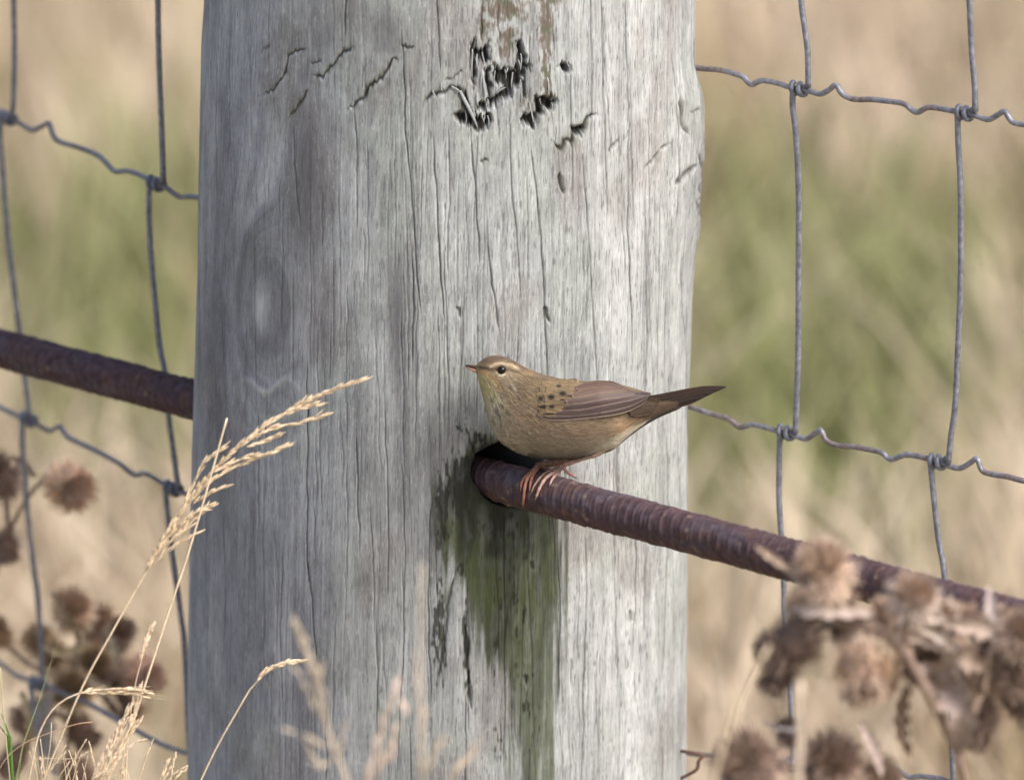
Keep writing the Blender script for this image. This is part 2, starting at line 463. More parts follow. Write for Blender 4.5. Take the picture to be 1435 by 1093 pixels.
for k in range(330):
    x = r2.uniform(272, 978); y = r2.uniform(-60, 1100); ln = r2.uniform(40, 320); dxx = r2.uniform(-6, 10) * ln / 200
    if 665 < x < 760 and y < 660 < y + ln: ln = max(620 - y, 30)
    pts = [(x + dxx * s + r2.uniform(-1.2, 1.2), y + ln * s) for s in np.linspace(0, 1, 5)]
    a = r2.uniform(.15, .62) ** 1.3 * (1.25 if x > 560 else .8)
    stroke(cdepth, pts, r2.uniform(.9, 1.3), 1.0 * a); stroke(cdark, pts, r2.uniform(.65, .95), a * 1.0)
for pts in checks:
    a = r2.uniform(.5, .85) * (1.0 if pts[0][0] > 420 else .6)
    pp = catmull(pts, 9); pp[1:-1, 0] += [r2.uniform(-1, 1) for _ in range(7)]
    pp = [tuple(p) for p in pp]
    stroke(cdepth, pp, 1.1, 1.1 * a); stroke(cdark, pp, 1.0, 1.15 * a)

def sample(arr, u, v):
    x = np.clip(u - FX0, 0, FW - 1.01); y = np.clip(v - FY0, 0, FH - 1.01)
    xi = x.astype(int); yi = y.astype(int); fx = x - xi; fy = y - yi
    r = (arr[yi, xi] * (1 - fx) + arr[yi, xi + 1] * fx) * (1 - fy) + (arr[yi + 1, xi] * (1 - fx) + arr[yi + 1, xi + 1] * fx) * fy
    return r * ((u > FX0) & (u < FX0 + FW - 1) & (v > FY0) & (v < FY0 + FH - 1))

tcol = np.linspace(-1, 1, 1280)
phi_f = (0.5 * tcol + 0.5 * (2 / np.pi) * np.arcsin(tcol * .999)) * R_(97)
phi_b = np.linspace(R_(97), 2 * np.pi - R_(97), 62)[1:-1]
phi = np.concatenate([phi_f, phi_b])
ztop = P(600, -30, -.1)[2]; zbot = P(600, 1125, -.1)[2]
zr = np.concatenate([np.linspace(-.25, zbot, 40)[:-1], np.linspace(zbot, ztop, 640), np.linspace(ztop, 1.28, 26)[1:]])
PH, ZR = np.meshgrid(phi, zr)
xc, Rr = post_prof(ZR)
nx, ny = np.sin(PH), -np.cos(PH)
arc = PH * 0.119
wide = (np.abs(PH) < R_(98))
base = np.stack([xc + Rr * nx, Rr * ny, ZR], -1)
U, Vv = proj(base)
# a knot with swirling grain on the left
def swirl(u, v):
    d1 = np.exp(-(((u - 365) / 40) ** 2 + ((v - 430) / 120) ** 2))
    return d1
kn = swirl(U, Vv) * .5
ga = arc / .001        # millimetres round the post
gz = ZR / .001
warp = (fbm(ga / 30, gz / 160, 1, 3) - .5) * 9
ring = np.hypot((U - 365) / 17, (Vv - 425) / 88) * 6
g_a = ga + warp
gcoord = g_a * (1 - kn) + ring * kn * 2
grain = fbm(gcoord / 1.1, gz / 60, 3, 3)
grain2 = fbm(gcoord / 4.2, gz / 90, 9, 3)
fine = fbm(g_a / .7, gz / 14, 14, 2)
band = fbm(gcoord / 13, gz / 120, 18, 3)
blot = fbm(ga / 22, gz / 38, 23, 4)
wu = U + (vnoise(U / 5, Vv / 12, 31) - .5) * 4
wv = Vv + (vnoise(U / 3.1, Vv / 14, 33) - .5) * 5
wu2 = U + (vnoise(U / 6, Vv / 8, 39) - .5) * 6
frq = vnoise(U / 9, Vv / 11, 65)
wv2 = Vv + (vnoise(U / 1.7, Vv / 25, 66) - .5) * 12 * frq + (vnoise(U / 4.5, Vv / 18, 67) - .5) * 14 * (1.1 - frq)
edgew = ss(0, .25, np.cos(PH))
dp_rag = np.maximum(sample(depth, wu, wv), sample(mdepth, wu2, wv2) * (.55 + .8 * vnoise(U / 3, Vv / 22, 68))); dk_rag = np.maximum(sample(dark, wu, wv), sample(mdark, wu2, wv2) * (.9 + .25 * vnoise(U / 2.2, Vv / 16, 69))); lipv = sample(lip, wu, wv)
cu = U + (vnoise(U / 9, Vv / 26, 36) - .5) * 2.2 + (vnoise(U / 3, Vv / 7, 37) - .5) * .7
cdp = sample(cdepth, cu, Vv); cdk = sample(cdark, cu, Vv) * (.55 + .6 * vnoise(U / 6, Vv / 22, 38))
h = (grain - .5) * .55 + (grain2 - .5) * 1.1 + (band - .5) * 1.6 + (fine - .5) * .22
h = h * .75 + (fbm(ga / 70, gz / 200, 25, 2) - .5) * 3.0 * edgew
h = h * (.34 + .14 * ss(500, 800, U)) - dp_rag * .9 - cdp * .8 + lipv * .22
# W shaped curl under the knot
curl = np.exp(-((Vv - (541 + 9 * np.cos((U - 372) / 9.0))) / 5.0) ** 2) * np.exp(-((U - 372) / 34) ** 2)
h = h + curl * .5
# splintered bulge on the right
spl = np.exp(-((Vv - 220) / 100) ** 2) * ss(940, 975, U) * (PH > 0)
bulge = ss(72, 150, Vv) * ss(400, 285, Vv) * ss(925, 974, U) * (PH > 0) * (.8 + .2 * np.sin((Vv - 100) / 60))
h = h + bulge * 4.6
h = h + spl * (fbm(ga / 1.6, gz / 20, 44, 3) - .5) * 2.5
disp = h * .001
n3 = np.stack([nx, ny, np.zeros_like(nx)], -1)
pos = base + n3 * disp[..., None]
# drilled hole for the bar
rag = (vnoise(np.arctan2(Vv - 660, U - 712) * 3 + 20, Vv * 0 + 3, 35) - .5) * .14
hd = np.hypot((U - 713) / 49, (Vv - 662) / 45.5) + rag
hole = 1 - ss(.93, 1.03, hd)
hole = hole * wide
hole_pull = hole * .07
pos = pos - bdir * hole_pull[..., None]

# colour of the timber
cold = np.array([0.375, 0.38, 0.43]); warm = np.array([0.44, 0.455, 0.445]); pale = np.array([0.60, 0.60, 0.60]); drk = np.array([0.125, 0.118, 0.13])
side = ss(400, 640, U + (blot - .5) * 120) * .8 + ss(780, 940, U) * .2
c = mixc(np.broadcast_to(cold, U.shape + (3,)), warm, side)
gk = (.34 + .26 * side) * (1 - .5 * kn)
c = mixc(c, [.33, .355, .325], np.exp(-((U - 560) / 190) ** 2) * .45)
c = mixc(c, drk, ss(.50, .80, band) * .30 * (1.25 - side * .7) * (1 - .6 * kn))
c = mixc(c, pale, ss(.52, .8, 1 - band) * .35)
c = mixc(c, pale, ss(.5, .78, grain) * .55 * gk)
c = mixc(c, drk, ss(.52, .80, 1 - grain) * .5 * gk)
c = mixc(c, drk, ss(.55, .75, 1 - grain2) * .45 * gk)
c = mixc(c, np.array([0.3, .33, .29]), ss(.5, .7, blot) * .32)
c = mixc(c, np.array([0.24, .21, .2]), ss(.56, .75, fbm(ga / 30 + 7, gz / 60, 27, 3)) * .45)
c = c * (0.88 + .24 * fine)[..., None]
spk2 = ss(.66, .8, fbm(ga / .45, gz / 1.6, 15, 2)); c = mixc(c, pale * 1.1, spk2 * .35)
spk3 = ss(.64, .78, fbm(ga / .5 + 3, gz / 5, 16, 2)); c = mixc(c, drk, spk3 * (.35 + .3 * side))
bl2 = fbm(ga / 7 + 5, gz / 13, 28, 4); bl3 = fbm(ga / 2.4, gz / 6, 29, 3)
c = c * (1 + (bl2 - .5) * .5 + (bl3 - .5) * .22)[..., None]
c = mixc(c, pale * 1.08, np.clip(lipv * 1.3, 0, 1) * .5)
# darker smudges on the left face
for (cx, cy, sx, sy, a) in [(561, 450, 12, 90, .5), (428, 260, 20, 100, .42), (392, 420, 20, 75, .32), (350, 360, 26, 50, .3), (365, 490, 40, 30, .3), (480, 30, 30, 26, .3), (540, 30, 18, 26, .35), (300, 560, 16, 200, .25), (520, 640, 20, 60, .25), (450, 480, 12, 60, .25), (432, 215, 15, 120, .3), (455, 60, 60, 40, .15), (545, 60, 25, 25, .35), (425, 300, 30, 60, .35), (330, 400, 30, 130, .3), (300, 200, 15, 180, .2), (575, 700, 40, 180, .25), (610, 730, 14, 90, .4), (470, 900, 80, 130, .2), (340, 850, 70, 200, .22), (390, 420, 36, 100, .2)]:
    m = a * 1.35 * np.exp(-((U + warp * 2 - cx) / sx) ** 2 - ((Vv - cy) / sy) ** 2)
    c = mixc(c, drk, np.clip(m * (.6 + band), 0, 1))
c = mixc(c, pale, np.clip(np.exp(-((U - 365 + (fine - .5) * 4) / 9) ** 2 - ((Vv - 432) / 32) ** 2) * .8, 0, 1))
c = mixc(c, pale, curl * .55)
for yy_, a in ((585, .3), (625, .25), (660, .2)):
    cu2 = np.exp(-((Vv - (yy_ + .006 * (U - 400) ** 2 * -1 + 8 * np.sin(U / 14))) / 7.0) ** 2) * np.exp(-((U - 400) / 60) ** 2)
    c = mixc(c, pale, cu2 * a)
# brown lichen at the top
lm = np.zeros_like(U)
for (cx, cy, sx, sy, a) in [(705, 12, 38, 22, 1.), (765, 40, 12, 60, 1.), (712, 60, 18, 40, .8), (765, 110, 10, 50, .9), (680, 40, 14, 22, .7), (770, 0, 20, 12, .8), (668, 170, 30, 14, .5), (650, 160, 20, 20, .4), (745, 145, 24, 20, .5)]:
    lm = np.maximum(lm, a * np.exp(-((U - cx) / sx) ** 2 - ((Vv - cy) / sy) ** 2))
lsp = ss(.39, .62, lm * .42 + fbm(U / 3.2, Vv / 7, 47, 3) * .42 + (fbm(U / 1.5, Vv / 12, 48, 2) - .3) * .3)
c = mixc(c, np.where((fbm(U / 15, Vv / 20, 49, 2) > .5)[..., None], np.array([.085, .082, .04]), np.array([.115, .08, .05])), lsp * .85)
# green algae stain running down from the hole
lt = [(560, 700), (600, 672), (640, 634), (680, 610), (760, 610), (800, 614), (850, 640), (900, 655), (960, 690), (1020, 700), (1120, 706)]
rt = [(560, 702), (600, 690), (640, 720), (680, 770), (720, 792), (780, 796), (850, 792), (930, 790), (1000, 782), (1120, 776)]
st_ = [(560, 0), (600, .25), (640, .9), (700, 1.1), (780, 1.08), (860, 1.0), (930, .95), (1000, .88), (1120, .75)]
ml = np.interp(Vv, *zip(*lt)); mr_ = np.interp(Vv, *zip(*rt)); ms = np.interp(Vv, *zip(*st_))
jag = (fbm(ga / 2.2, gz / 50, 58, 3) - .5) * 50
edge = np.minimum(ss(-24, 44, U - ml + jag), ss(-28, 32, mr_ - U + jag))
streak = fbm(gcoord / 3.2, gz / 60, 53, 3) * .6 + fbm(ga / 5, gz / 9, 57, 3) * .4
mo = edge * ms * 1.5 + (streak - .5) * 1.0
mo = mo - .9 * np.exp(-((U - 643) / 13) ** 2 - ((Vv - 822) / 48) ** 2) - .5 * np.exp(-((U - 690) / 30) ** 2 - ((Vv - 960) / 80) ** 2)
mo = np.maximum(mo, 1.2 * np.exp(-((U - 622) / 9) ** 2 - ((Vv - 870) / 60) ** 2) * (streak + .35) * .9)
mo = np.maximum(mo, 1.1 * np.exp(-((U - 738) / 24) ** 2 - ((Vv - 900) / 160) ** 2) * (streak + .5) * .8)
mo = ss(.12, 1.12, mo) * edge.clip(.0, 1) ** .25
mo = mo * (U > 595) * (U < 812)
green = np.array([.066, .080, .029]); greend = np.array([.022, .026, .012])
gsel = np.clip(ss(.35, .65, fbm(ga / 7, gz / 24, 61, 3)) * .6 + np.exp(-((U - 715) / 85) ** 2 - ((Vv - 705) / 75) ** 2) * 1.0, 0, 1)
gcol = mixc(np.broadcast_to(green, U.shape + (3,)), greend, gsel)
mo2 = mo * (.93 + .5 * (streak - .5)) * (1 - .14 * ss(820, 1000, Vv))
c = mixc(c, gcol, np.clip(mo2, 0, .97))
spk = np.zeros_like(U)
for (cx, cy, sx, sy, a) in [(620, 720, 14, 80, 1.), (616, 880, 10, 90, 1.), (640, 660, 28, 36, .9), (655, 905, 8, 90, .75), (674, 615, 22, 16, .9), (645, 690, 22, 70, .9), (690, 735, 60, 30, .8), (650, 800, 30, 18, .6), (700, 1040, 10, 60, .6), (720, 840, 50, 110, .5), (735, 1000, 34, 90, .5), (690, 900, 20, 60, .5), (740, 940, 8, 30, .7)]:
    spk = np.maximum(spk, a * np.exp(-((U - cx) / sx) ** 2 - ((Vv - cy) / sy) ** 2))
spn = ss(.50, .62, spk * .42 + fbm(U / 4.5, Vv / 15, 63, 3) * .55 + (.5 - grain) * .1)
c = mixc(c, np.array([.025, .025, .018]), spn * .85)
# near-black rim and inside of the hole
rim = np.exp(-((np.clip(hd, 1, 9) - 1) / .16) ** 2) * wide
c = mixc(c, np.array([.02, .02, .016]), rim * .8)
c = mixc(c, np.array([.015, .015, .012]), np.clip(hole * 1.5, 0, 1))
hal = sample(moss, wu, wv)
c = mixc(c, np.array([.10, .10, .065]), np.clip(hal * ss(.35, .7, bl3) * .75, 0, 1))
c = mixc(c, np.array([.018, .017, .014]), np.clip(dk_rag, 0, 1))  # notches and gouges: dirt plus their inner shade, painted into the colour
c = mixc(c, np.array([.03, .028, .026]), np.clip(cdk, 0, 1))  # cracks: dirt and painted shade, as the relief alone stays too light
nR, nC = PH.shape
keepc = np.clip(c.reshape(-1, 3), .008, .9)
V_ = pos.reshape(-1, 3)
f_ = grid_faces(nR, nC, True)
V_ = np.vstack([V_, [[-.033, 0, 1.292]]])
keepc = np.vstack([keepc, [[.3, .3, .3]]])
i = (nR - 1) * nC + np.arange(nC); j = (nR - 1) * nC + (np.arange(nC) + 1) % nC
tt = np.stack([i, j, np.full(nC, len(V_) - 1)], 1)
post = empty('fence_post', (-.033, 0, 0))
tag(post, 'thick round weathered grey timber post with a rusty bar through it', 'fence post')
mesh_obj('timber', V_, [f_, tt], M_wood, post, keepc)
def post_surface(px, py):
    """depth of the post front at a pixel"""
    q = P(px, py, -.1)
    x0, r0 = post_prof(q[2]); dx = q[0] - x0
    return -math.sqrt(max(r0 * r0 - dx * dx, 1e-6))
rs = random.Random(21)
# pale splinters standing in the rotted gouge
for a_, b_, w in [((205, 395), (213, 455), 9), ((232, 300), (243, 440), 11), ((138, 388), (213, 552), 15), ((222, 300), (228, 400), 6), ((186, 210), (188, 345), 7), ((282, 400), (330, 372), 9), ((20, 385), (36, 425), 6), ((52, 352), (62, 392), 6), ((100, 368), (140, 395), 9), ((392, 340), (402, 470), 5), ((506, 330), (516, 410), 7)] + [((x_, y_), (x_ + rs.uniform(-4, 8), y_ + rs.uniform(28, 75)), rs.uniform(2.5, 6)) for x_, y_ in [(rs.uniform(*q0), rs.uniform(*q1)) for q0, q1, nn in [((196, 252), (205, 240), 5), ((282, 375), (285, 330), 8), ((130, 255), (470, 500), 7), ((425, 530), (410, 480), 7), ((384, 402), (190, 260), 3), ((215, 330), (400, 440), 6), ((560, 600), (255, 272), 2)] for _ in range((nn + 1) // 2)]]:
    (ax, ay), (cx, cy) = z4([a_])[0], z4([b_])[0]
    ya = post_surface(ax, ay)
    pa = P(ax, ay, ya - .0002); pb = P(cx, cy, ya - .0016)
    n = 7; ts = np.linspace(0, 1, n)
    path = pa + (pb - pa) * ts[:, None]; path[:, 0] += np.sin(ts * 5 + ax) * .00025
    v, q_, t_ = tube(path, w / 3.035 * S / 2 * np.array([.7, 1, 1.05, 1, .85, .55, .15]), 6)
    cc = np.array([.42, .43, .43]) * (0.75 + .3 * rng.random((len(v), 1)))
    mesh_obj('splinter', v, [q_, t_], M_wood, post, cc)

# ------------------------------------------------------------------ ribbed rusty bar
nL = 2300; nA = 40
ts = np.linspace(0, 1, nL); L_bar = np.linalg.norm(bB - bA)
al = ts * L_bar
side_v = np.cross(bdir, [0, 0, 1]); side_v /= np.linalg.norm(side_v); upv = np.cross(side_v, bdir)
an = np.linspace(0, 2 * np.pi, nA, endpoint=False)
AL, AN = np.meshgrid(al, an, indexing='ij')
ph = AL / .0058 + .35 * np.sin(AN) + (fbm(AL / .03, AN * 0 + 2, 71, 2) - .5) * 1.1
saw = ph % 1.0
rib = np.exp(-((saw - .5) / .13) ** 2) + .45 * np.exp(-(((ph * 1 + .42) % 1.0 - .5) / .07) ** 2) * (vnoise(AL / .012, AN * 1.3, 79) > .45)
w1 = fbm(AL / .006, AN * 2.2, 72, 3)
rib = rib * (.35 + .75 * ss(.32, .62, fbm(AL / .025, AN * .9, 77, 3)))
rr_ = BAR_R * (1 + .0 * AL) - .0004 + rib * .00055 * (.4 + w1) + (w1 - .5) * .0009 + .00012 * np.sin(ph * 2 * np.pi * 4)
bx = bA + bdir * AL[..., None] + rr_[..., None] * (side_v * np.cos(AN)[..., None] + upv * np.sin(AN)[..., None])
rc = mixc(np.broadcast_to(np.array([.108, .070, .076]), AL.shape + (3,)), np.array([.138, .075, .056]), ss(.52, .85, fbm(AL / .011, AN * 1.6, 74, 4)))
rc = mixc(rc, np.array([.125, .105, .125]), ss(.5, .75, fbm(AL / .02 + 9, AN * 1.2, 78, 3)) * .7)
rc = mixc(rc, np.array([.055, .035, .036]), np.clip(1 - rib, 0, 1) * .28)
rc = mixc(rc, np.array([.26, .19, .14]), ss(.8, .84, fbm(AL / .0045, AN * 4, 84, 2)) * .6)
_i = np.arange(nA); _j = (_i + 1) % nA; _n = nL * nA
_caps = np.vstack([np.stack([_j, _i, np.full(nA, _n)], 1), np.stack([(nL - 1) * nA + _i, (nL - 1) * nA + _j, np.full(nA, _n + 1)], 1)])
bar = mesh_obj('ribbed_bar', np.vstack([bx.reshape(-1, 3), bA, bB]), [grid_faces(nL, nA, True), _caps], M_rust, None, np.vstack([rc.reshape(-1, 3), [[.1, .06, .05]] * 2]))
tag(bar, 'rusty ribbed steel bar passing through the timber post', 'steel bar')

def bar_hit(px, py, lift=0.0):
    """point on the near side of the bar under a pixel (or level with its axis when beside it)"""
    d = ray(px, py); d = d / np.linalg.norm(d)
    n = np.cross(d, bdir); n /= np.linalg.norm(n)
    w = CAM - bA
    dist = np.dot(w, n); R0 = BAR_R + .0002 + lift
    dperp = d - bdir * np.dot(d, bdir); wperp = w - bdir * np.dot(w, bdir)
    a = np.dot(dperp, dperp); bb = 2 * np.dot(dperp, wperp); c0 = np.dot(wperp, wperp) - R0 * R0
    disc = bb * bb - 4 * a * c0
    t = (-bb - math.sqrt(max(disc, 0))) / (2 * a)
    return CAM + d * t

# ------------------------------------------------------------------ wire fence panels
WR = 4.2 * S
def wcol(n, blue=0.0):
    r = rng.random((n, 1)) * .3 + .85
    return np.array([.262, .258 + .006 * blue, .290 + .014 * blue]) * r
def fence_panel(p0, ang, lines, stays, knots, label, wr):
    n = np.array([math.sin(ang), math.cos(ang), 0.0])
    root = empty('wire_fence', (p0[0], p0[1], 0))
    tag(root, label, 'wire fence', 'wire fence panels either side of the post')
    for ln in lines:
        if ln[-1][0] > 1400:
            sl_ = (ln[-1][1] - 8 - ln[0][1]) / (ln[-1][0] - ln[0][0])
            ln = ln + [(ln[-1][0] + d_, ln[-1][1] + d_ * sl_ * 1.15 + (5 if k_ % 2 else -4)) for k_, d_ in enumerate((60, 130, 190, 260, 330))]
        else:
            sl_ = (ln[-1][1] - ln[0][1]) / (ln[-1][0] - ln[0][0])
            ln = [(ln[0][0] - d_, ln[0][1] - d_ * sl_ * .95 + (4 if k_ % 2 else -4)) for k_, d_ in enumerate((330, 260, 190, 130, 60))] + ln
        pts = np.array([Pplane(px, py, p0, n) for px, py in ln])
        path = catmull(pts, len(pts) * 6)
        v, q, t = tube(path, wr, 8)
        dd = fbm(path[:, 0] * 90, path[:, 2] * 90, 90, 3)
        rust = np.repeat(ss(.5, .7, dd), 8)
        cc = wcol(len(v)); cc[:-2] = mixc(cc[:-2], [.22, .15, .125], rust * .6)
        mesh_obj('line_wire', v, [q, t], M_wire, root, cc)
    for st in stays:
        pts = np.array([Pplane(px, py, p0, n) for px, py in st])
        off = n * (wr * .9) * (1 if n[1] < 0 else -1)
        path = catmull(pts, len(pts) * 6) + off
        v, q, t = tube(path, wr * 1.05, 8)
        cc = wcol(len(v), 1) * .92
        mesh_obj('stay_wire', v, [q, t], M_wire, root, cc)
    for kx, ky, dx, dy in knots:
        a = Pplane(kx - dx, ky - dy, p0, n); c0 = Pplane(kx + dx, ky + dy, p0, n)
        ax = (c0 - a); Lk = np.linalg.norm(ax); ax /= Lk
        w = np.array([0, 0, 1.0]); w = w - ax * w.dot(ax); w /= np.linalg.norm(w); s_ = np.cross(ax, w)
        m = 44; th = np.linspace(-.6, 2.25 * 2 * np.pi - .9, m)
        r_ = wr * 1.85
        path = a + ax * (np.linspace(0, Lk, m))[:, None] + r_ * (w * np.cos(th)[:, None] + s_ * np.sin(th)[:, None])
        v, q, t = tube(path, wr * .95, 8)
        mesh_obj('knot', v, [q, t], M_wire, root, wcol(len(v), 2.5) * .75)
    return root

pr = P(978, 300, -.012)
right_lines = [
 [(930, 88), (980, 96), (1011, 99), (1039, 107), (1046, 113), (1053, 119), (1060, 116), (1070, 113.5), (1090, 117), (1106, 122.5), (1125, 126), (1140, 130), (1150, 132), (1161, 127), (1171.5, 119.5), (1179, 131), (1190, 138), (1204, 140), (1223, 140), (1250, 143), (1267, 146), (1276, 153), (1284, 158), (1292, 155), (1300, 151), (1315, 152), (1333, 155.5), (1359, 160), (1374, 165), (1386, 168), (1399, 161), (1408, 156.5), (1417, 170), (1425, 174), (1435, 175), (1470, 178), (1510, 186), (1560, 195)],
 [(930, 560), (965, 569.5), (993, 579), (1012, 584), (1023, 588), (1036, 598.6), (1046, 597), (1056, 595), (1072, 599), (1089, 604), (1106, 607.6), (1118, 612), (1129, 615), (1140, 609), (1150, 602.6), (1157, 616.5), (1172, 624), (1198, 626.5), (1218, 630), (1235, 634), (1243, 641), (1249, 644), (1258, 641), (1268, 637.5), (1285, 639), (1304, 644), (1324, 650.6), (1336, 655), (1347, 655.6), (1359, 649), (1369, 643), (1376, 659), (1390, 664.5), (1412, 668), (1435, 674), (1480, 684), (1560, 700)],
 [(930, 1048), (966, 1055), (1003, 1059), (1040, 1062), (1055, 1070), (1070, 1067), (1114, 1070), (1145, 1078), (1158, 1070), (1166, 1082), (1200, 1078), (1232, 1074), (1248, 1076), (1259, 1080), (1270, 1087), (1279, 1089), (1290, 1087), (1319, 1091), (1345, 1098), (1435, 1112), (1560, 1132)],
]
right_stays = [
 [(1121, -80), (1125, 0), (1130, 40), (1134, 73), (1135, 121)], [(1113, 126), (1113, 150), (1117, 183), (1121, 256), (1121.5, 330), (1121, 400), (1120.5, 500), (1118, 570), (1117, 606)],
 [(1095, 610), (1094, 660), (1094, 699), (1097, 748), (1101, 830), (1102, 870), (1106, 930), (1111, 989), (1114, 1070)],
 [(1356, -80), (1360.6, 0), (1364, 73), (1368, 120), (1369, 156)], [(1344, 160), (1345, 200), (1348, 256), (1348.5, 330), (1348, 399), (1344, 500), (1340.7, 566), (1335, 610), (1331, 648)],
 [(1306, 648), (1311, 698.6), (1318, 760), (1326, 810), (1333, 950), (1338, 1096)],
]
right_knots = [(1121, 125, 11, 2.1), (1353, 159, 11, 2.1), (1103, 606.5, 11, 2.4), (1315, 647.5, 11, 2.4), (1114, 1070, 8, 1)]
fence_panel(pr, R_(37), right_lines, right_stays, right_knots, 'grey wire fence panel on the right of the post, with crimped wires and knots', WR)
pl_ = P(276, 300, .075)
left_lines = [
 [(-60, 138), (-20, 156), (0, 162), (9.6, 166), (25, 171.5), (44, 182.5), (58, 178), (69, 173), (75, 190), (84, 199), (110, 207), (137, 218), (150, 230), (159, 240), (168, 241), (176, 240), (192, 244), (217, 257), (233, 263.5), (244, 272), (252.5, 277), (263.5, 276), (276, 277), (300, 284), (330, 292)],
 [(-60, 548), (-20, 564), (0, 571), (25.6, 583.6), (40, 587), (58, 598), (69.5, 604), (77, 601), (84, 598), (91, 608), (99, 615), (128, 629), (165, 648), (180, 660), (190, 666), (205, 664), (234, 680.5), (247, 687), (260, 692), (290, 703), (330, 716)],
 [(-60, 890), (-20, 916), (0, 929), (20, 944), (37, 952), (55, 958), (72, 963), (89, 972), (123, 985), (160, 1006), (200.5, 1029), (225, 1042), (243.5, 1049), (265, 1057), (300, 1072), (330, 1084)],
]
left_stays = [
 [(20, -80), (22, 0), (23, 82), (22, 140), (19, 164)], [(5, 168), (3, 190), (7, 247), (11, 300), (14.6, 337), (22, 400), (29, 457), (36.6, 527), (45, 584)],
 [(34, 590), (34, 622), (40, 699), (43, 735), (52, 810), (58.6, 871), (62, 956)], [(45, 958), (55, 1020), (64, 1100), (72, 1180)],
 [(223, -80), (224, 0), (226.5, 110), (230, 190), (232, 256)], [(212, 260), (211.4, 299), (216, 373), (227, 483), (234, 519.5), (239.7, 585), (247, 640), (253, 684)],
 [(235, 686), (240, 740), (248, 803), (256, 860), (261, 900), (264, 960), (268, 1058)],
]
left_knots = [(11, 166, 8.5, 3.4), (219, 258, 8.5, 3.4), (40, 588, 8.5, 3.5), (243, 685, 8.5, 3.5), (54, 958, 8, 3)]
fence_panel(pl_, R_(55), left_lines, left_stays, left_knots, 'grey wire fence panel on the left of the post, receding and slightly blurred', WR * .98)
# rusty staple low on the right of the post
sp = empty('fence_staple', P(964, 1058, -.02))
tag(sp, 'small rusty staple holding the lowest wire to the right edge of the post', 'staple')
v, q, t = tube(catmull([P(955, 1052, -.03), P(968, 1054, -.034), P(985, 1058, -.034), P(979, 1066, -.034), P(976, 1078, -.034), P(955, 1090, -.03)], 30), 2.6 * S, 8)
mesh_obj('staple_wire', v, [q, t], M_rust, sp, np.array([.16, .09, .07]) * np.ones((len(v), 1)))

# ------------------------------------------------------------------ the bird
yb = bar_pt(772)[1] - .001
ST = [  # top outline, bottom outline, half width (photo pixels)
 ((667, 512.2), (667, 523), 4.2), ((671, 507.5), (669.5, 530), 8), ((677.5, 502.8), (672.5, 542), 13.5), ((685, 499), (677, 555), 18), ((698, 498), (680, 570), 21.5),
 ((712, 501.5), (683, 584), 24.5), ((725, 509), (688, 598), 28), ((740, 517.5), (697, 614.5), 33), ((758, 524.5), (714, 628.5), 38), ((782, 531), (740, 639), 41.5),
 ((806, 536), (772, 643.5), 42), ((832, 544), (806, 643), 39), ((856, 550), (838, 637), 32), ((878, 555), (861, 628.5), 24), ((897, 559), (881, 611), 16), ((915, 561), (903, 594.5), 10), ((935, 562), (927, 582), 6.5), ((958, 560), (955, 571), 3)]
nst = 330
raw = np.array([[a[0], a[1], b_[0], b_[1], w] for a, b_, w in ST], float)
stn = catmull(raw, nst)
nra = 150
th = np.linspace(0, 2 * np.pi, nra, endpoint=False)
Ux, Uy, Lx, Ly, Wd = [stn[:, k][:, None] for k in range(5)]
ct = np.cos(th)[None]; sn = np.sin(th)[None]
sn_s = np.sign(sn) * np.abs(sn) ** .88
bpx = (Ux + Lx) / 2 + (Ux - Lx) / 2 * ct
bpy_ = (Uy + Ly) / 2 + (Uy - Ly) / 2 * ct
boff = Wd * sn_s                      # + towards the camera
sarr = np.linspace(0, 1, nst)[:, None] * np.ones_like(ct)
# feather relief
rel = (fbm(bpx / 6, bpy_ / 3.0, 101, 3) - .5) * 1.3
rel = rel * np.clip((np.arange(nst) / 60.0), .15, 1)[:, None]
bpx2 = bpx; bpy2 = bpy_ - ct * rel * .45; boff = boff + rel * sn
# ear-covert swell and eye socket
d_eye = np.hypot(bpx - 703, bpy_ - 518.5)
boff = boff + np.sign(sn) * (1.5 * np.exp(-(np.hypot((bpx - 712) / 14, (bpy_ - 532) / 13)) ** 2) - 1.6 * np.exp(-(d_eye / 5.5) ** 2) * (np.abs(sn) > .3))

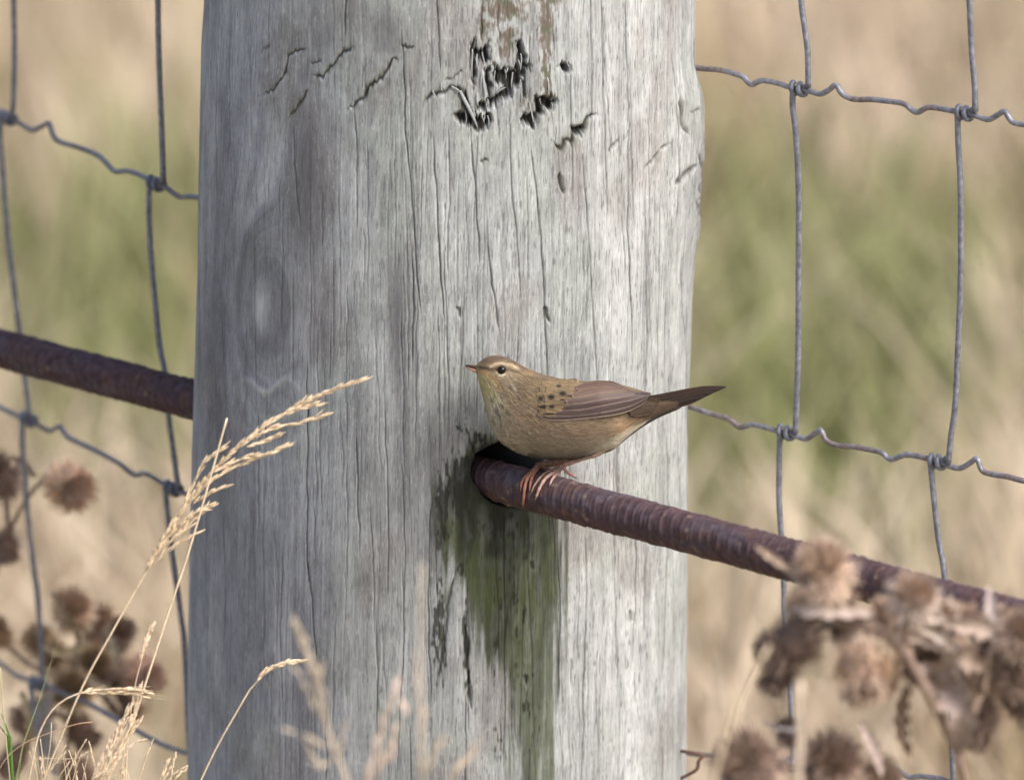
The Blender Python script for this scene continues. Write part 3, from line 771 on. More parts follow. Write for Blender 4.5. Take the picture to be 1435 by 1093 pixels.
def bird_colour(px, py, t):
    """t: 1 on the back, -1 on the belly"""
    sh = px.shape
    olive = np.array([.175, .126, .080]); belly = np.array([.36, .295, .21]); flank = np.array([.268, .19, .125])
    n1 = fbm(px / 7, py / 4, 105, 3); n2 = fbm(px / 3, py / 2.2, 109, 3)
    c = mixc(np.broadcast_to(belly, sh + (3,)), flank, ss(-.75, -.15, t + (n1 - .5) * .5))
    c = mixc(c, olive, ss(-.2, .42, t + (n1 - .5) * .4))
    c = mixc(c, [.25, .17, .085], ss(.5, .65, n1) * .5 * (t > 0))
    # breast and throat
    front = ss(735, 690, px + (py - 560) * .25)
    c = mixc(c, [.36, .30, .19], front * ss(.35, -.2, t) * ss(535, 560, py))
    thr = np.exp(-((px - 682) / 12) ** 2 - ((py - 548) / 15) ** 2) + np.exp(-((px - 674) / 8) ** 2 - ((py - 530) / 10) ** 2)
    c = mixc(c, [.45, .40, .17], np.clip(thr, 0, 1) * .9)
    c = mixc(c, [.50, .46, .36], np.clip(np.exp(-((px - 692) / 11) ** 2 - ((py - 578) / 22) ** 2), 0, 1) * .75)
    for (cx, cy, sx, sy, a) in [(696, 576, 3.0, 6, .9), (690, 562, 2.2, 4, .8), (710, 578, 2.4, 5, .7), (714, 590, 2.2, 5, .5), (702, 596, 2.2, 5, .7), (704, 570, 2.5, 4.5, .9), (700, 585, 2.4, 5, .9), (691, 587, 2, 5, .8), (709, 592, 2, 4, .4), (697, 600, 2, 4, .35), (686, 574, 1.4, 5, .4), (704, 604, 2, 3, .3)]:
        c = mixc(c, [.075, .06, .04], np.clip(a * np.exp(-((px - cx + (n2 - .5) * 3) / sx) ** 2 - ((py - cy) / sy) ** 2), 0, 1))
    # head
    hd_ = ss(738, 715, px + (py - 520) * .25) * ss(560, 545, py)
    c = mixc(c, [.25, .195, .125], hd_ * ss(512, 522, py) * .9 * (1 - np.clip(thr, 0, 1) * .8))
    crown = ss(514, 508, py + (px - 700) * -.12) * ss(745, 725, px)
    c = mixc(c, [.115, .075, .05], crown * .9)
    c = mixc(c, [.33, .27, .20], hd_ * ss(.55, .75, n2) * .5 * ss(515, 525, py))
    # pale brow, dark eye line, eye ring
    def line(pts, w, colr, a, c):
        m = np.zeros(sh)
        for (ax, ay), (bx_, by_) in zip(pts, pts[1:]):
            dx, dy = bx_ - ax, by_ - ay
            tt = np.clip(((px - ax) * dx + (py - ay) * dy) / (dx * dx + dy * dy), 0, 1)
            m = np.maximum(m, np.exp(-(np.hypot(px - ax - tt * dx, py - ay - tt * dy) / w) ** 2))
        return mixc(c, colr, np.clip(m * a, 0, 1))
    c = line([(672, 514.5), (680, 516), (690, 517.5), (696, 517)], 2.3, [.05, .03, .018], .95, c)
    c = line([(688, 513.2), (694, 510.3), (702, 509), (710, 510.6), (718, 512.6), (726, 515.2)], 2.2, [.54, .42, .27], .9, c)
    c = line([(709, 517.5), (717, 519.5), (726, 521.5)], 1.7, [.08, .05, .03], .75, c)
    c = line([(696.5, 522), (699.5, 525.2), (703.5, 526), (707.5, 524.3)], 1.5, [.66, .55, .38], .95, c)
    c = line([(697, 513.7), (703, 511.8), (709, 514)], 1.0, [.06, .04, .025], .6, c)
    c = line([(672, 521), (678, 521.5), (684, 524)], 2.2, [.52, .30, .10], .75, c)
    c = line([(682, 526), (690, 533), (697, 541)], 1.4, [.55, .43, .16], .7, c)
    c = line([(688, 526), (697, 533), (702, 545)], 2.2, [.30, .165, .07], .55, c)
    c = line([(697, 546), (704, 548)], 1.6, [.5, .30, .12], .6, c)
    c = mixc(c, [.45, .40, .33], np.clip(np.exp(-((px - 722) / 3) ** 2 - ((py - 544) / 4) ** 2), 0, 1) * .5)
    # rump, vent
    cream = ss(-2, 5, py - (635 - (px - 820) * .56)) * ss(812, 826, px) * ss(905, 890, px)
    c = mixc(c, [.075, .045, .026], ss(872, 890, px + (py - 575) * .5) * ss(600, 588, py) * .85)
    c = mixc(c, [.46, .31, .17], np.clip(np.exp(-((px - 874) / 16) ** 2 - ((py - 602) / 14) ** 2) * .85, 0, 1) * ss(-.9, .0, -t))
    c = mixc(c, [.68, .60, .46], np.clip(1.4 * np.exp(-((px - 860) / 26) ** 2 - ((py - 634) / 12) ** 2), 0, 1) * .85)
    c = mixc(c, [.40, .33, .22], ss(885, 905, px) * ss(0, 6, py - (606 - (px - 890) * .43)) * .8)
    c = mixc(c, [.075, .05, .03], np.clip(np.exp(-((px - 826) / 14) ** 2 - ((py - 632.5 + (px - 832) * .18) / 1.8) ** 2), 0, 1) * .55)
    c = mixc(c, [.74, .68, .55], cream * .9)
    return c * (.88 + .24 * n2)[..., None]

bird = empty('perched_bird', P(772, 655, yb))
tag(bird, 'small olive brown streaked warbler perched on the rusty bar, facing left', 'bird')
def PY(px, py, off):
    """points on the bird: photo position at its mid plane, then moved sideways by off pixels towards the camera"""
    px = np.asarray(px, float); py = np.asarray(py, float); off = np.broadcast_to(np.asarray(off, float), px.shape)
    y = yb - off * S
    dx = (px - W0 / 2) / F; dy = (py - H0 / 2) / F
    d = FWD + np.stack([dx, np.zeros_like(dx), np.zeros_like(dx)], -1) - UP * dy[..., None]
    t = (y - CAM[1]) / d[..., 1]
    return CAM + d * t[..., None]
bc = bird_colour(bpx, bpy_, np.broadcast_to(ct, bpx.shape))
Vb = PY(bpx2, bpy2, boff).reshape(-1, 3)
caps = []
i = np.arange(nra); j = (i + 1) % nra
Vb = np.vstack([Vb, PY([666.8], [517.6], [0]), PY([958], [565.5], [0])])
caps = np.vstack([np.stack([j, i, np.full(nra, nst * nra)], 1), np.stack([(nst - 1) * nra + i, (nst - 1) * nra + j, np.full(nra, nst * nra + 1)], 1)])
mesh_obj('body', Vb, [grid_faces(nst, nra, True), caps], M_feather, bird, np.vstack([bc.reshape(-1, 3), bc.reshape(-1, 3)[:2]]))
# body half thickness looked up at a photo position
_g = (slice(None, None, 3), np.where(sn[0] >= 0)[0][::2])
_bx = bpx[_g[0]][:, _g[1]].ravel(); _by = bpy_[_g[0]][:, _g[1]].ravel(); _bo = boff[_g[0]][:, _g[1]].ravel()
def body_off(px, py):
    px = np.asarray(px, float).ravel(); py = np.asarray(py, float).ravel()
    out = np.zeros(len(px))
    for k0 in range(0, len(px), 400):
        d = (px[k0:k0 + 400, None] - _bx) ** 2 + (py[k0:k0 + 400, None] - _by) ** 2
        w = 1 / (d + .6) ** 2
        o = (w * _bo).sum(1) / w.sum(1)
        out[k0:k0 + 400] = o * (d.min(1) < 60)
    return out
# fine barbs of the contour feathers
def plumage(n, seed, long=False):
    r = np.random.default_rng(seed)
    si = (r.random(n) ** 1.15 * (nst - 30)).astype(int) + 8; ti = r.integers(0, nra, n)
    si2 = np.clip(si + (6 + r.random(n) * 22 * np.clip(si / 120, .25, 1)).astype(int), 0, nst - 1)
    if long: si2 = np.clip(si + (14 + r.random(n) * 26 * np.clip(si / 120, .1, 1)).astype(int), 0, nst - 1)
    tj = (ti + r.integers(-3, 4, n)) % nra
    tm = ti
    lift = (.25 + 1.5 * r.random(n) ** 3) * np.clip(si / 110, .15, 1)
    k = 1 + lift * .02
    def pt(s, a, l):
        x = (stn[s, 0] + stn[s, 2]) / 2; y = (stn[s, 1] + stn[s, 3]) / 2
        hx = (stn[s, 0] - stn[s, 2]) / 2; hy = (stn[s, 1] - stn[s, 3]) / 2
        m = 1 + l / np.maximum(np.hypot(hx, hy), 4)
        off = boff[s, a]
        return x + hx * np.cos(th[a]) * m, y + hy * np.cos(th[a]) * m - np.cos(th[a]) * rel[s, a] * .45, off * (1 + l / np.maximum(stn[s, 4], 5))
    x0, y0, o0 = pt(si, ti, .1 * lift); x1, y1, o1 = pt(si2, tj, lift)
    ne = (np.hypot(x0 - 703, y0 - 518.5) > (10 if not long else 22)) & ((x0 > 732) | (r.random(n) < .3)) & ((x0 > 712) | (y0 > 545) | (r.random(n) < .4))
    x0, y0, o0, x1, y1, o1, ti, n_, = [a[ne] for a in (x0, y0, o0, x1, y1, o1, ti, ti)]
    m = len(x0)
    a0 = PY(x0, y0, o0); a1 = PY(x1, y1, o1)
    d = a1 - a0; d /= np.linalg.norm(d, axis=1)[:, None] + 1e-12
    up_ = np.stack([np.zeros(m), -np.sin(th[ti]), np.cos(th[ti])], -1)
    sd = np.cross(d, up_); sd /= np.linalg.norm(sd, axis=1)[:, None] + 1e-12
    w = (r.uniform(.35, .8, m) if not long else r.uniform(.8, 1.7, m) * np.clip((x0 - 680) / 60, .35, 1))[:, None] * S
    am = a0 * .5 + a1 * .5 + up_ * .15 * S
    Vp = np.stack([a0 - sd * w * .5, a0 + sd * w * .5, am - sd * w, am + sd * w, a1], 1).reshape(-1, 3)
    kk = np.arange(m)[:, None] * 5
    q = kk + np.array([[0, 1, 3, 2]]); t = kk + np.array([[2, 3, 4]])
    cc = bird_colour(x0 * .5 + x1 * .5, y0 * .5 + y1 * .5, np.cos(th[ti])) * r.uniform(.74, 1.28, (m, 1))
    return Vp, q, t, np.repeat(cc, 5, axis=0)
A = Acc(); A.add(*plumage(42000, 3)); A.add(*plumage(3600, 4, True))
tag(A.build('contour_feather_barbs', M_feather, bird), kind='stuff')

# wings
wu_ = [(744, 548), (756, 538), (775, 532), (801, 533), (835, 535.5), (868, 539), (895, 546), (913, 552.5)]
wl_ = [(746, 566), (755, 580), (768, 587), (792, 588.5), (830, 584), (868, 579), (894, 569.5), (913, 553.5)]
def feather_mesh(pts, hw, off, sgn, ccen, cedge, nl=26, nw=9, camber=.5, lower_edge=True, pw=.55, dark_tip=0):
    c0 = catmull(np.array(pts, float), nl)
    T = np.gradient(c0, axis=0); T /= np.linalg.norm(T, axis=1)[:, None]
    N = np.stack([-T[:, 1], T[:, 0]], -1)
    u = np.linspace(0, 1, nl)
    wv_ = hw * np.clip(np.minimum(.45 + u * 2.5, 1), 0, 1) * np.clip((1 - u) / .22, 0, 1) ** pw
    s = np.linspace(-1, 1, nw)
    px = c0[:, 0][:, None] + N[:, 0][:, None] * wv_[:, None] * s; py = c0[:, 1][:, None] + N[:, 1][:, None] * wv_[:, None] * s
    o = off(px, py) + camber * (1 - s[None] ** 2) + np.zeros_like(px)
    o = o + .25 * np.exp(-(s[None] / .15) ** 2)
    col_ = mixc(np.broadcast_to(np.array(ccen), px.shape + (3,)), cedge, ss(.62, .98, np.abs(s))[None] * np.ones_like(px))
    col_ = col_ * (1 + .14 * np.sin(px * 2.1 + py * 1.3) * (np.abs(s) < .9)[None])[..., None]
    if dark_tip: col_ = col_ * (1 - dark_tip * ss(.6, 1, u))[:, None, None]
    top = PY(px, py, sgn * o); bot = PY(px, py, sgn * (o - .9))
    V = np.vstack([top.reshape(-1, 3), bot.reshape(-1, 3)])
    f = grid_faces(nl, nw); n0 = nl * nw
    b_i = np.concatenate([np.arange(nw), np.arange(1, nl) * nw + nw - 1, (nl - 1) * nw + np.arange(nw - 2, -1, -1), np.arange(nl - 2, 0, -1) * nw])
    b_j = np.roll(b_i, -1)
    F_ = np.vstack([f, f[:, ::-1] + n0, np.stack([b_i, b_j, b_j + n0, b_i + n0], 1)])
    return V, F_, np.vstack([col_.reshape(-1, 3)] * 2)

for sgn in (1, -1):
    nwx, nwy = 90, 26
    up_c = catmull(wu_, nwx); lo_c = catmull(wl_, nwx)
    v_ = np.linspace(0, 1, nwy)[None]
    wx = up_c[:, 0][:, None] * (1 - v_) + lo_c[:, 0][:, None] * v_
    wy = up_c[:, 1][:, None] * (1 - v_) + lo_c[:, 1][:, None] * v_
    def wing_off(px, py):
        sh = np.shape(px); px_ = np.asarray(px, float).ravel(); py_ = np.asarray(py, float).ravel()
        yu = np.interp(px_, up_c[:, 0], up_c[:, 1]); yl = np.interp(px_, lo_c[:, 0], lo_c[:, 1])
        f = np.clip((py_ - yu) / np.maximum(yl - yu, 2), 0, 1)
        a = np.interp(px_, [740, 760, 800, 840, 875, 913], [30, 39, 43, 39, 27, 13])
        prof = .42 + .58 * np.sin(np.clip(f * 1.5, 0, 1) * np.pi / 2)
        return np.maximum(a * prof, body_off(px_, py_) + 1.0).reshape(sh)
    wo = wing_off(wx, wy) + .6 * np.sin(np.pi * v_)
    rim_ = np.minimum(np.minimum(v_, 1 - v_) * 8, 1) * np.clip(np.arange(nwx) / 8.0, 0, 1)[:, None]
    wo = wo - (1 - rim_) * 3.2
    # thin shell: outer skin and inner skin
    o_v = PY(wx, wy, sgn * wo).reshape(-1, 3); i_v = PY(wx, wy, sgn * (wo - 3.5)).reshape(-1, 3)
    n0 = nwx * nwy; f = grid_faces(nwx, nwy)
    b_i = np.concatenate([np.arange(nwy), np.arange(1, nwx) * nwy + nwy - 1, (nwx - 1) * nwy + np.arange(nwy - 2, -1, -1), np.arange(nwx - 2, 0, -1) * nwy])
    b_j = np.roll(b_i, -1)
    wcolr = bird_colour(wx, wy, np.full(wx.shape, .7))
    wcolr = mixc(wcolr, [.17, .12, .068], ss(740, 800, wx) * .6)
    wing = mesh_obj('wing', np.vstack([o_v, i_v]), [np.vstack([f, f[:, ::-1] + n0, np.stack([b_i, b_j, b_j + n0, b_i + n0], 1)])], M_feather, bird, np.vstack([wcolr.reshape(-1, 3)] * 2))
    wing_w = wing_off
    flight = [
     ([(757, 584.5), (775, 586), (800, 584.5), (835, 581), (868, 576), (896, 566), (911, 554)], 4.2, [.085, .058, .052], [.42, .34, .24], 1.2, .2),
     ([(775, 580), (810, 577), (845, 572), (880, 564), (911, 552.5)], 6.5, [.11, .076, .070], [.21, .165, .13], 1.7, .25),
     ([(784, 573), (818, 568), (850, 562), (885, 555), (913, 551)], 6.0, [.105, .07, .065], [.26, .2, .155], 2.2, .3),
     ([(793, 564), (825, 557), (855, 552), (893, 550)], 7.0, [.135, .09, .074], [.27, .2, .145], 2.8, .15),
     ([(801, 555), (828, 548), (850, 545), (882, 546)], 6.5, [.155, .098, .07], [.28, .195, .12], 3.3, .15),
     ([(806, 544), (826, 539.5), (848, 538.5), (872, 541)], 5.0, [.13, .08, .058], [.26, .17, .10], 3.7, .1)]
    for pts, hw, cc, ce, lo, dt in flight:
        V, F_, C_ = feather_mesh(pts, hw, lambda a, b2, lo=lo: wing_w(a, b2) + lo, sgn, cc, ce, dark_tip=dt)
        mesh_obj('flight_feather', V, F_, M_flight, wing, C_ * np.array([.80, .77, .80]))
    # scalloped coverts and scapulars with black centres
    spots = [(757, 558.5, 5, 3.3), (772.5, 556.5, 5.2, 4), (788.5, 551.5, 5.6, 3.4), (811, 548, 6, 2.4), (760, 570.5, 5.5, 3), (773, 570, 4.5, 3), (797, 564, 9, 1.6), (800, 555, 8, 1.4), (788, 560, 4, 1.3), (783, 541, 4, 1.8), (770, 580, 9, 1.4)]
    rows = []
    rr2 = random.Random(9)
    for ry, base_y, drift in ((0, 580, 0), (1, 573, .02), (2, 566.5, .03), (3, 560, .02), (4, 553.5, 0), (5, 547, 0), (6, 541, .05), (7, 536.5, .05)):
        xe = {0: 779, 1: 788, 2: 797, 3: 805, 4: 811, 5: 815, 6: 814, 7: 809}[ry]
        x = 800 if xe > 800 else xe - 8
        x = xe - 12
        while x > 742 + ry * .6 + (12 if ry in (0,) else 0):
            rows.append((x + rr2.uniform(-1, 1), base_y + rr2.uniform(-.8, .8) - (x - 780) * drift, ry)); x -= 8.5
    for (fx_, fy_, ry) in rows:
        L_ = 15 if fx_ > 775 else 12
        pts = [(fx_ - 4, fy_ + .5), (fx_ + L_ * .4, fy_), (fx_ + L_, fy_ - L_ * .13)]
        lo = (2.2 + (815 - fx_) * .02 + ry * .06) * float(np.clip((fx_ - 752) / 16, 0, 1)) + 1.2 * float(np.clip((fx_ - 795) / 12, 0, 1)) - 2.0 * float(np.clip((756 - fx_) / 8, 0, 1))
        V, F_, C_ = feather_mesh(pts, 4.3, lambda a, b2, lo=lo: wing_w(a, b2) + lo * .8, sgn, [.2, .138, .068], [.27, .195, .105], nl=14, nw=9, camber=.45, pw=.5)
        # black centres
        u14 = np.linspace(0, 1, 14)[:, None]; cc_ = catmull(pts, 14)
        s9 = np.linspace(-1, 1, 9)[None]
        T_ = np.gradient(cc_, axis=0); T_ /= np.linalg.norm(T_, axis=1)[:, None]
        wv2 = 4.3 * np.clip(np.minimum(.45 + u14 * 2.5, 1), 0, 1) * np.clip((1 - u14) / .22, 0, 1) ** .5
        pxx = cc_[:, :1] - T_[:, 1:2] * wv2 * s9; pyy = cc_[:, 1:2] + T_[:, 0:1] * wv2 * s9
        m = np.zeros(pxx.shape)
        for (sx, sy, rx, ry_) in spots: m = np.maximum(m, np.exp(-(((pxx - sx) / rx) ** 2 + ((pyy - sy) / ry_) ** 2) ** 1.6))
        m = np.clip(m * 1.15, 0, 1).reshape(-1)
        C_ = C_ * .35 + .65 * np.vstack([bird_colour(pxx, pyy, np.full(pxx.shape, .7)).reshape(-1, 3) * .97] * 2)
        C_ = C_ * rr2.uniform(.93, 1.07); m2 = np.concatenate([m, m])
        C_ = mixc(C_, [.43, .33, .21], (np.concatenate([np.repeat((u14 > .86).ravel(), 9)] * 2) * .55) * (1.0 if fx_ > 788 else .25))
        C_ = mixc(C_, [.022, .015, .012], m2)
        mesh_obj('covert_feather', V, F_, M_feather, wing, C_)

# tail: long narrow feathers stacked
tail = [([(872, 566), (915, 560), (965, 550.5), (1019, 541.8)], 6.2, 2, .35), ([(872, 570), (915, 565), (965, 554.5), (1013, 544.5)], 6.2, 4, .2), ([(872, 574), (912, 570.5), (960, 560), (1002, 549)], 6.0, 6, .1),
        ([(872, 577), (908, 574.5), (950, 566), (990, 555)], 5.5, 7.5, .1)]
for sgn in (1, -1):
    for k, (pts, hw, of, dt) in enumerate(tail):
        V, F_, C_ = feather_mesh(pts, hw, lambda a, b2, of=of: np.full(np.shape(a), of) * np.clip((1010 - a) / 110, .25, 1) + 3.5 * np.clip((930 - a) / 50, 0, 1), sgn, [[.036, .022, .017], [.030, .018, .014], [.024, .015, .012], [.022, .014, .012]][k], [.085, .052, .037], nl=30, nw=9, camber=.6, pw=.7)
        mesh_obj('tail_feather', V, F_, M_flight, bird, C_)
# brown upper-tail coverts over the tail root
for sgn in (1, -1):
    for k in range(6):
        y0 = 563 + k * 3.2
        V, F_, C_ = feather_mesh([(876 + k * 1.5, y0 + 1), (898 + k, y0 - 1), (926 - k * 2, y0 - 3.5)], 4.4, lambda a, b2, k=k: np.maximum(body_off(a, b2).reshape(np.shape(a)), 5.5) + 3.2 + .3 * k, sgn, [.062, .038, .025], [.105, .068, .043], nl=16, nw=7)
        mesh_obj('tail_covert', V, F_, M_feather, bird, C_ * random.uniform(.9, 1.1))

# eyes and bill
def sphere(c0, r, nu=20, nv=14, sc=(1, 1, 1)):
    u = np.linspace(0, 2 * np.pi, nu, endpoint=False); v = np.linspace(.02, np.pi - .02, nv)
    Vg, Ug = np.meshgrid(v, u, indexing='ij')
    p = np.stack([np.sin(Vg) * np.cos(Ug) * sc[0], np.sin(Vg) * np.sin(Ug) * sc[1], np.cos(Vg) * sc[2]], -1) * r + np.asarray(c0)
    return p.reshape(-1, 3), grid_faces(nv, nu, True)
eo = body_off([703], [518.5])[0]
for sgn in (1, -1):
    c0 = PY(np.array([703.0]), np.array([518.7]), np.array([sgn * (eo - 1.8)]))[0]
    v, q = sphere(c0, 6.6 * S)
    mesh_obj('eye', v, q, M_eye, bird)
    thr_ = np.linspace(0, 2 * np.pi, 40)
    ringp = PY(703 + 6.1 * np.cos(thr_), 518.7 + 5.6 * np.sin(thr_), sgn * (eo + .4 + 0 * thr_))
    v, q, t = tube(ringp, .8 * S, 6)
    cc = np.tile(np.array([.10, .065, .04]), (len(v), 1))
    low = np.repeat(ss(.1, .7, np.sin(thr_)), 6); cc[:len(low)] = mixc(cc[:len(low)], [.55, .44, .29], low)
    mesh_obj('eyelid', v, [q, t], M_feather, bird, cc)
def bill_part(pts, hh, ww, colr):
    c0 = catmull(np.array(pts, float), 24); n = 24; a = np.linspace(0, 2 * np.pi, 18, endpoint=False)
    u = np.linspace(0, 1, n)
    h_ = np.interp(u, np.linspace(0, 1, len(hh)), hh); w_ = np.interp(u, np.linspace(0, 1, len(ww)), ww)
    px = c0[:, 0][:, None] + 0 * a; py = c0[:, 1][:, None] - h_[:, None] * np.cos(a); o = w_[:, None] * np.sin(a)
    V = PY(px, py, o).reshape(-1, 3)
    cc = np.array([[np.interp(uu, np.linspace(0, 1, len(colr)), [k[m] for k in colr]) for m in range(3)] for uu in u])
    return V, grid_faces(n, 18, True), np.repeat(cc, 18, axis=0)
V, q, C_ = bill_part([(673, 515), (664, 514.6), (657, 513.0), (651.0, 511.8)], [3.8, 3.3, 2.2, .5], [5, 3.8, 2.4, .5], [(.10, .06, .035), (.075, .045, .03), (.05, .03, .025), (.06, .04, .035)])
mesh_obj('upper_bill', V, q, M_bill, bird, C_)
V, q, C_ = bill_part([(674, 521), (665, 519.2), (658, 516.4), (652, 513.4)], [3.6, 3.3, 2.1, .5], [4.6, 3.5, 2.2, .5], [(.55, .30, .12), (.55, .33, .2), (.50, .27, .21), (.12, .08, .07)])
mesh_obj('lower_bill', V, q, M_bill, bird, C_)

# legs: thigh feathering, tarsus, four toes with claws each
def leg_tube(name, pts, rad, colr, parent, n=30, ns=10, bumps=True):
    path = catmull(np.array(pts), n)
    u = np.linspace(0, 1, n)
    r_ = np.interp(u, np.linspace(0, 1, len(rad)), rad) * S
    if bumps: r_ = r_ * (1 + .12 * np.sin(u * n * 1.3))
    v, q, t = tube(path, r_, ns)
    cc = np.array(colr) * (.85 + .3 * rng.random((len(v), 1)))
    return mesh_obj(name, v, [q, t], M_leg, parent, cc)
pink = [.44, .28, .225]; pinkd = [.24, .125, .085]
def toe(parent, pts, rad, colr):
    """pts: photo positions, with how far the toe centre stands off the bar"""
    rad = [q_ * 1.12 for q_ in rad]; p = [bar_hit(a, b2, rad[0] * .75 * S) for a, b2 in pts]
    leg_tube('toe', p, rad, colr, parent)
    d = p[-1] - p[-2]; d /= np.linalg.norm(d)
    cl = [p[-1], p[-1] + d * 3.2 * S + np.array([0, .3, 0]) * S, p[-1] + d * 5.5 * S + np.array([0, 2.2, -1.0]) * S]
    leg_tube('claw', cl, [rad[-1] * .85, rad[-1] * .6, .2], [.23, .15, .11], parent, n=10, ns=7, bumps=False)
j1 = bar_hit(791, 651, 2.5 * S); j2 = bar_hit(753, 652.5, 2.5 * S)
th1 = PY([848.0], [618.0], [6])[0]; an1 = PY([838.0], [635.0], [11])[0]
leg1 = leg_tube('leg', [th1, an1, an1 * .55 + j1 * .45 + np.array([0, -.0004, .0001]), j1], [5, 3.8, 3.4, 3.8], pink, bird)
toe(leg1, [(790, 651), (781, 659.5), (772, 665), (764, 671), (756.5, 683), (751.5, 696)], [2.7, 2.6, 2.3, 1.7], pink)
toe(leg1, [(790, 651.5), (782, 662), (777, 667), (773, 673), (771, 678)], [2.5, 2.3, 2.0, 1.4], pink)
toe(leg1, [(789, 650), (777, 656), (767, 661.5), (758, 668), (749, 680), (745, 689)], [2.0, 1.8, 1.7, 1.2], [.36, .21, .165])
toe(leg1, [(790, 651), (792, 659), (798.5, 663.5), (806, 668.5)], [2.4, 2.2, 2.0, 1.4], [.46, .23, .18])
th2 = PY([815.0], [636.0], [-6])[0]; an2 = PY([806.0], [641.0], [-6])[0]
leg2 = leg_tube('leg', [th2, an2, an2 * .45 + j2 * .55 + np.array([0, 0, -.0002]), j2], [8, 7, 5.6, 4.2], pinkd, bird)
tag(leg2, 'reddish brown far leg')
toe(leg2, [(753, 653), (746, 663), (739, 671), (735.5, 683), (734, 697), (733, 706)], [2.6, 2.5, 2.2, 1.5], [.38, .17, .11])
toe(leg2, [(753, 653), (744, 662), (735, 670), (731, 677), (730, 684)], [2.5, 2.4, 2.2, 1.4], [.34, .14, .085])
toe(leg2, [(755, 654), (748, 664), (744, 673), (742.5, 684)], [2.3, 2.1, 1.9, 1.3], [.33, .14, .09])
toe(leg2, [(753, 652.5), (762, 655), (770, 658), (777, 661)], [2.4, 2.2, 2.0, 1.4], [.32, .13, .08])
# feathered thighs
for sg, pts, rad in ((10, [(850, 608), (848, 620), (843, 630), (836, 636.5), (828, 640)], [7, 8, 6.5, 4, 2.4]), (-6, [(826, 612), (822, 630), (812, 639), (802, 643)], [8, 8, 6, 4])):
    path = catmull(np.array([PY([a], [b2], [sg])[0] for a, b2 in pts]), 30)
    rd = np.interp(np.linspace(0, 1, 30), np.linspace(0, 1, len(rad)), rad) * S
    v, q, t = tube(path, rd, 18)
    v = v + rng.normal(0, .35, v.shape) * S
    mesh_obj('thigh', v, [q, t], M_feather, bird, np.array([.36, .27, .17]) * (.8 + .4 * rng.random((len(v), 1))))

# ------------------------------------------------------------------ dead thistles
def thistle_head(parent, c0, r, axis, tone, seed, pale=.4, n=420):
    r0 = np.random.default_rng(seed)
    axis = np.asarray(axis, float); axis /= np.linalg.norm(axis)
    t1 = np.cross(axis, [0.3, 1, .2]); t1 /= np.linalg.norm(t1); t2 = np.cross(axis, t1)
    A = Acc()
    nu, nv = 18, 12
    u = np.linspace(0, 2 * np.pi, nu, endpoint=False); v = np.linspace(.03, np.pi - .03, nv)
    Vg, Ug = np.meshgrid(v, u, indexing='ij')
    rad = r * .62
    sp_ = lambda Vg, Ug, k: c0 + k * ((np.sin(Vg) * np.cos(Ug))[..., None] * t1 + (np.sin(Vg) * np.sin(Ug))[..., None] * t2 + (np.cos(Vg) * 1.05)[..., None] * axis)
    A.add(sp_(Vg, Ug, rad).reshape(-1, 3), grid_faces(nv, nu, True), None, np.array(tone) * .9)
    # curved spiny bracts
    cv = np.arccos(r0.uniform(-1, .62, n)); cu = r0.uniform(0, 2 * np.pi, n)
    b0 = sp_(cv, cu, rad * .93); dirn = (b0 - c0); dirn /= np.linalg.norm(dirn, axis=1)[:, None]
    fw = axis - dirn * (dirn @ axis)[:, None]
    ln = r * r0.uniform(.32, .75, n)[:, None]
    bend = r0.uniform(-.35, .55, n)[:, None]
    mid = b0 + (dirn * .6 + fw * .45) * ln * .55; tip = b0 + (dirn * (.9) + fw * bend) * ln
    sd = np.cross(dirn, fw + 1e-6); sd /= np.linalg.norm(sd, axis=1)[:, None] + 1e-9
    w = r * .05
    wv_ = w * r0.uniform(.5, 1.1, n)[:, None]
    th_ = dirn * wv_ * .4
    V = np.stack([b0 - sd * wv_, b0 + sd * wv_, mid - sd * wv_ * .6, mid + sd * wv_ * .6, mid + th_, tip], 1).reshape(-1, 3)
    k = np.arange(n)[:, None] * 6
    q = k + np.array([[0, 1, 3, 2]]); t = np.vstack([k + np.array([[2, 3, 5]]), k + np.array([[2, 4, 5]]), k + np.array([[4, 3, 5]])])
    cb = np.array(tone) * r0.uniform(.5, 1.9, (n, 1)); ctip = np.clip(cb * .4 + np.array([.60, .47, .35]) * .85, 0, .8)
    cc = np.stack([cb * .8, cb * .8, cb * 1.1, cb * 1.1, cb, ctip], 1).reshape(-1, 3)
    A.add(V, q, t, cc)
    # tuft of pappus and dried florets at the crown
    m = int(n * .9)
    cv = np.arccos(r0.uniform(.55, 1, m)); cu = r0.uniform(0, 2 * np.pi, m)
    b0 = sp_(cv, cu, rad * .8); dirn = (b0 - c0); dirn /= np.linalg.norm(dirn, axis=1)[:, None]
    dirn = dirn + axis * .5 + r0.normal(0, .12, (m, 3)); dirn /= np.linalg.norm(dirn, axis=1)[:, None]
    ln = r * r0.uniform(.45, .8, m)[:, None]; tip = b0 + dirn * ln
    sd = np.cross(dirn, r0.normal(size=(m, 3))); sd /= np.linalg.norm(sd, axis=1)[:, None]
    V = np.stack([b0 - sd * w * .55, b0 + sd * w * .55, tip + sd * w * .35, tip - sd * w * .35], 1).reshape(-1, 3)
    k = np.arange(m)[:, None] * 4
    pc = (np.array(tone) * (1 - pale) + np.array([.62, .47, .36]) * pale) * r0.uniform(.75, 1.25, (m, 1))
    A.add(V, k + np.array([[0, 1, 2, 3]]), None, np.repeat(pc, 4, axis=0))
    return A.build('flower_head', M_thistle, parent)

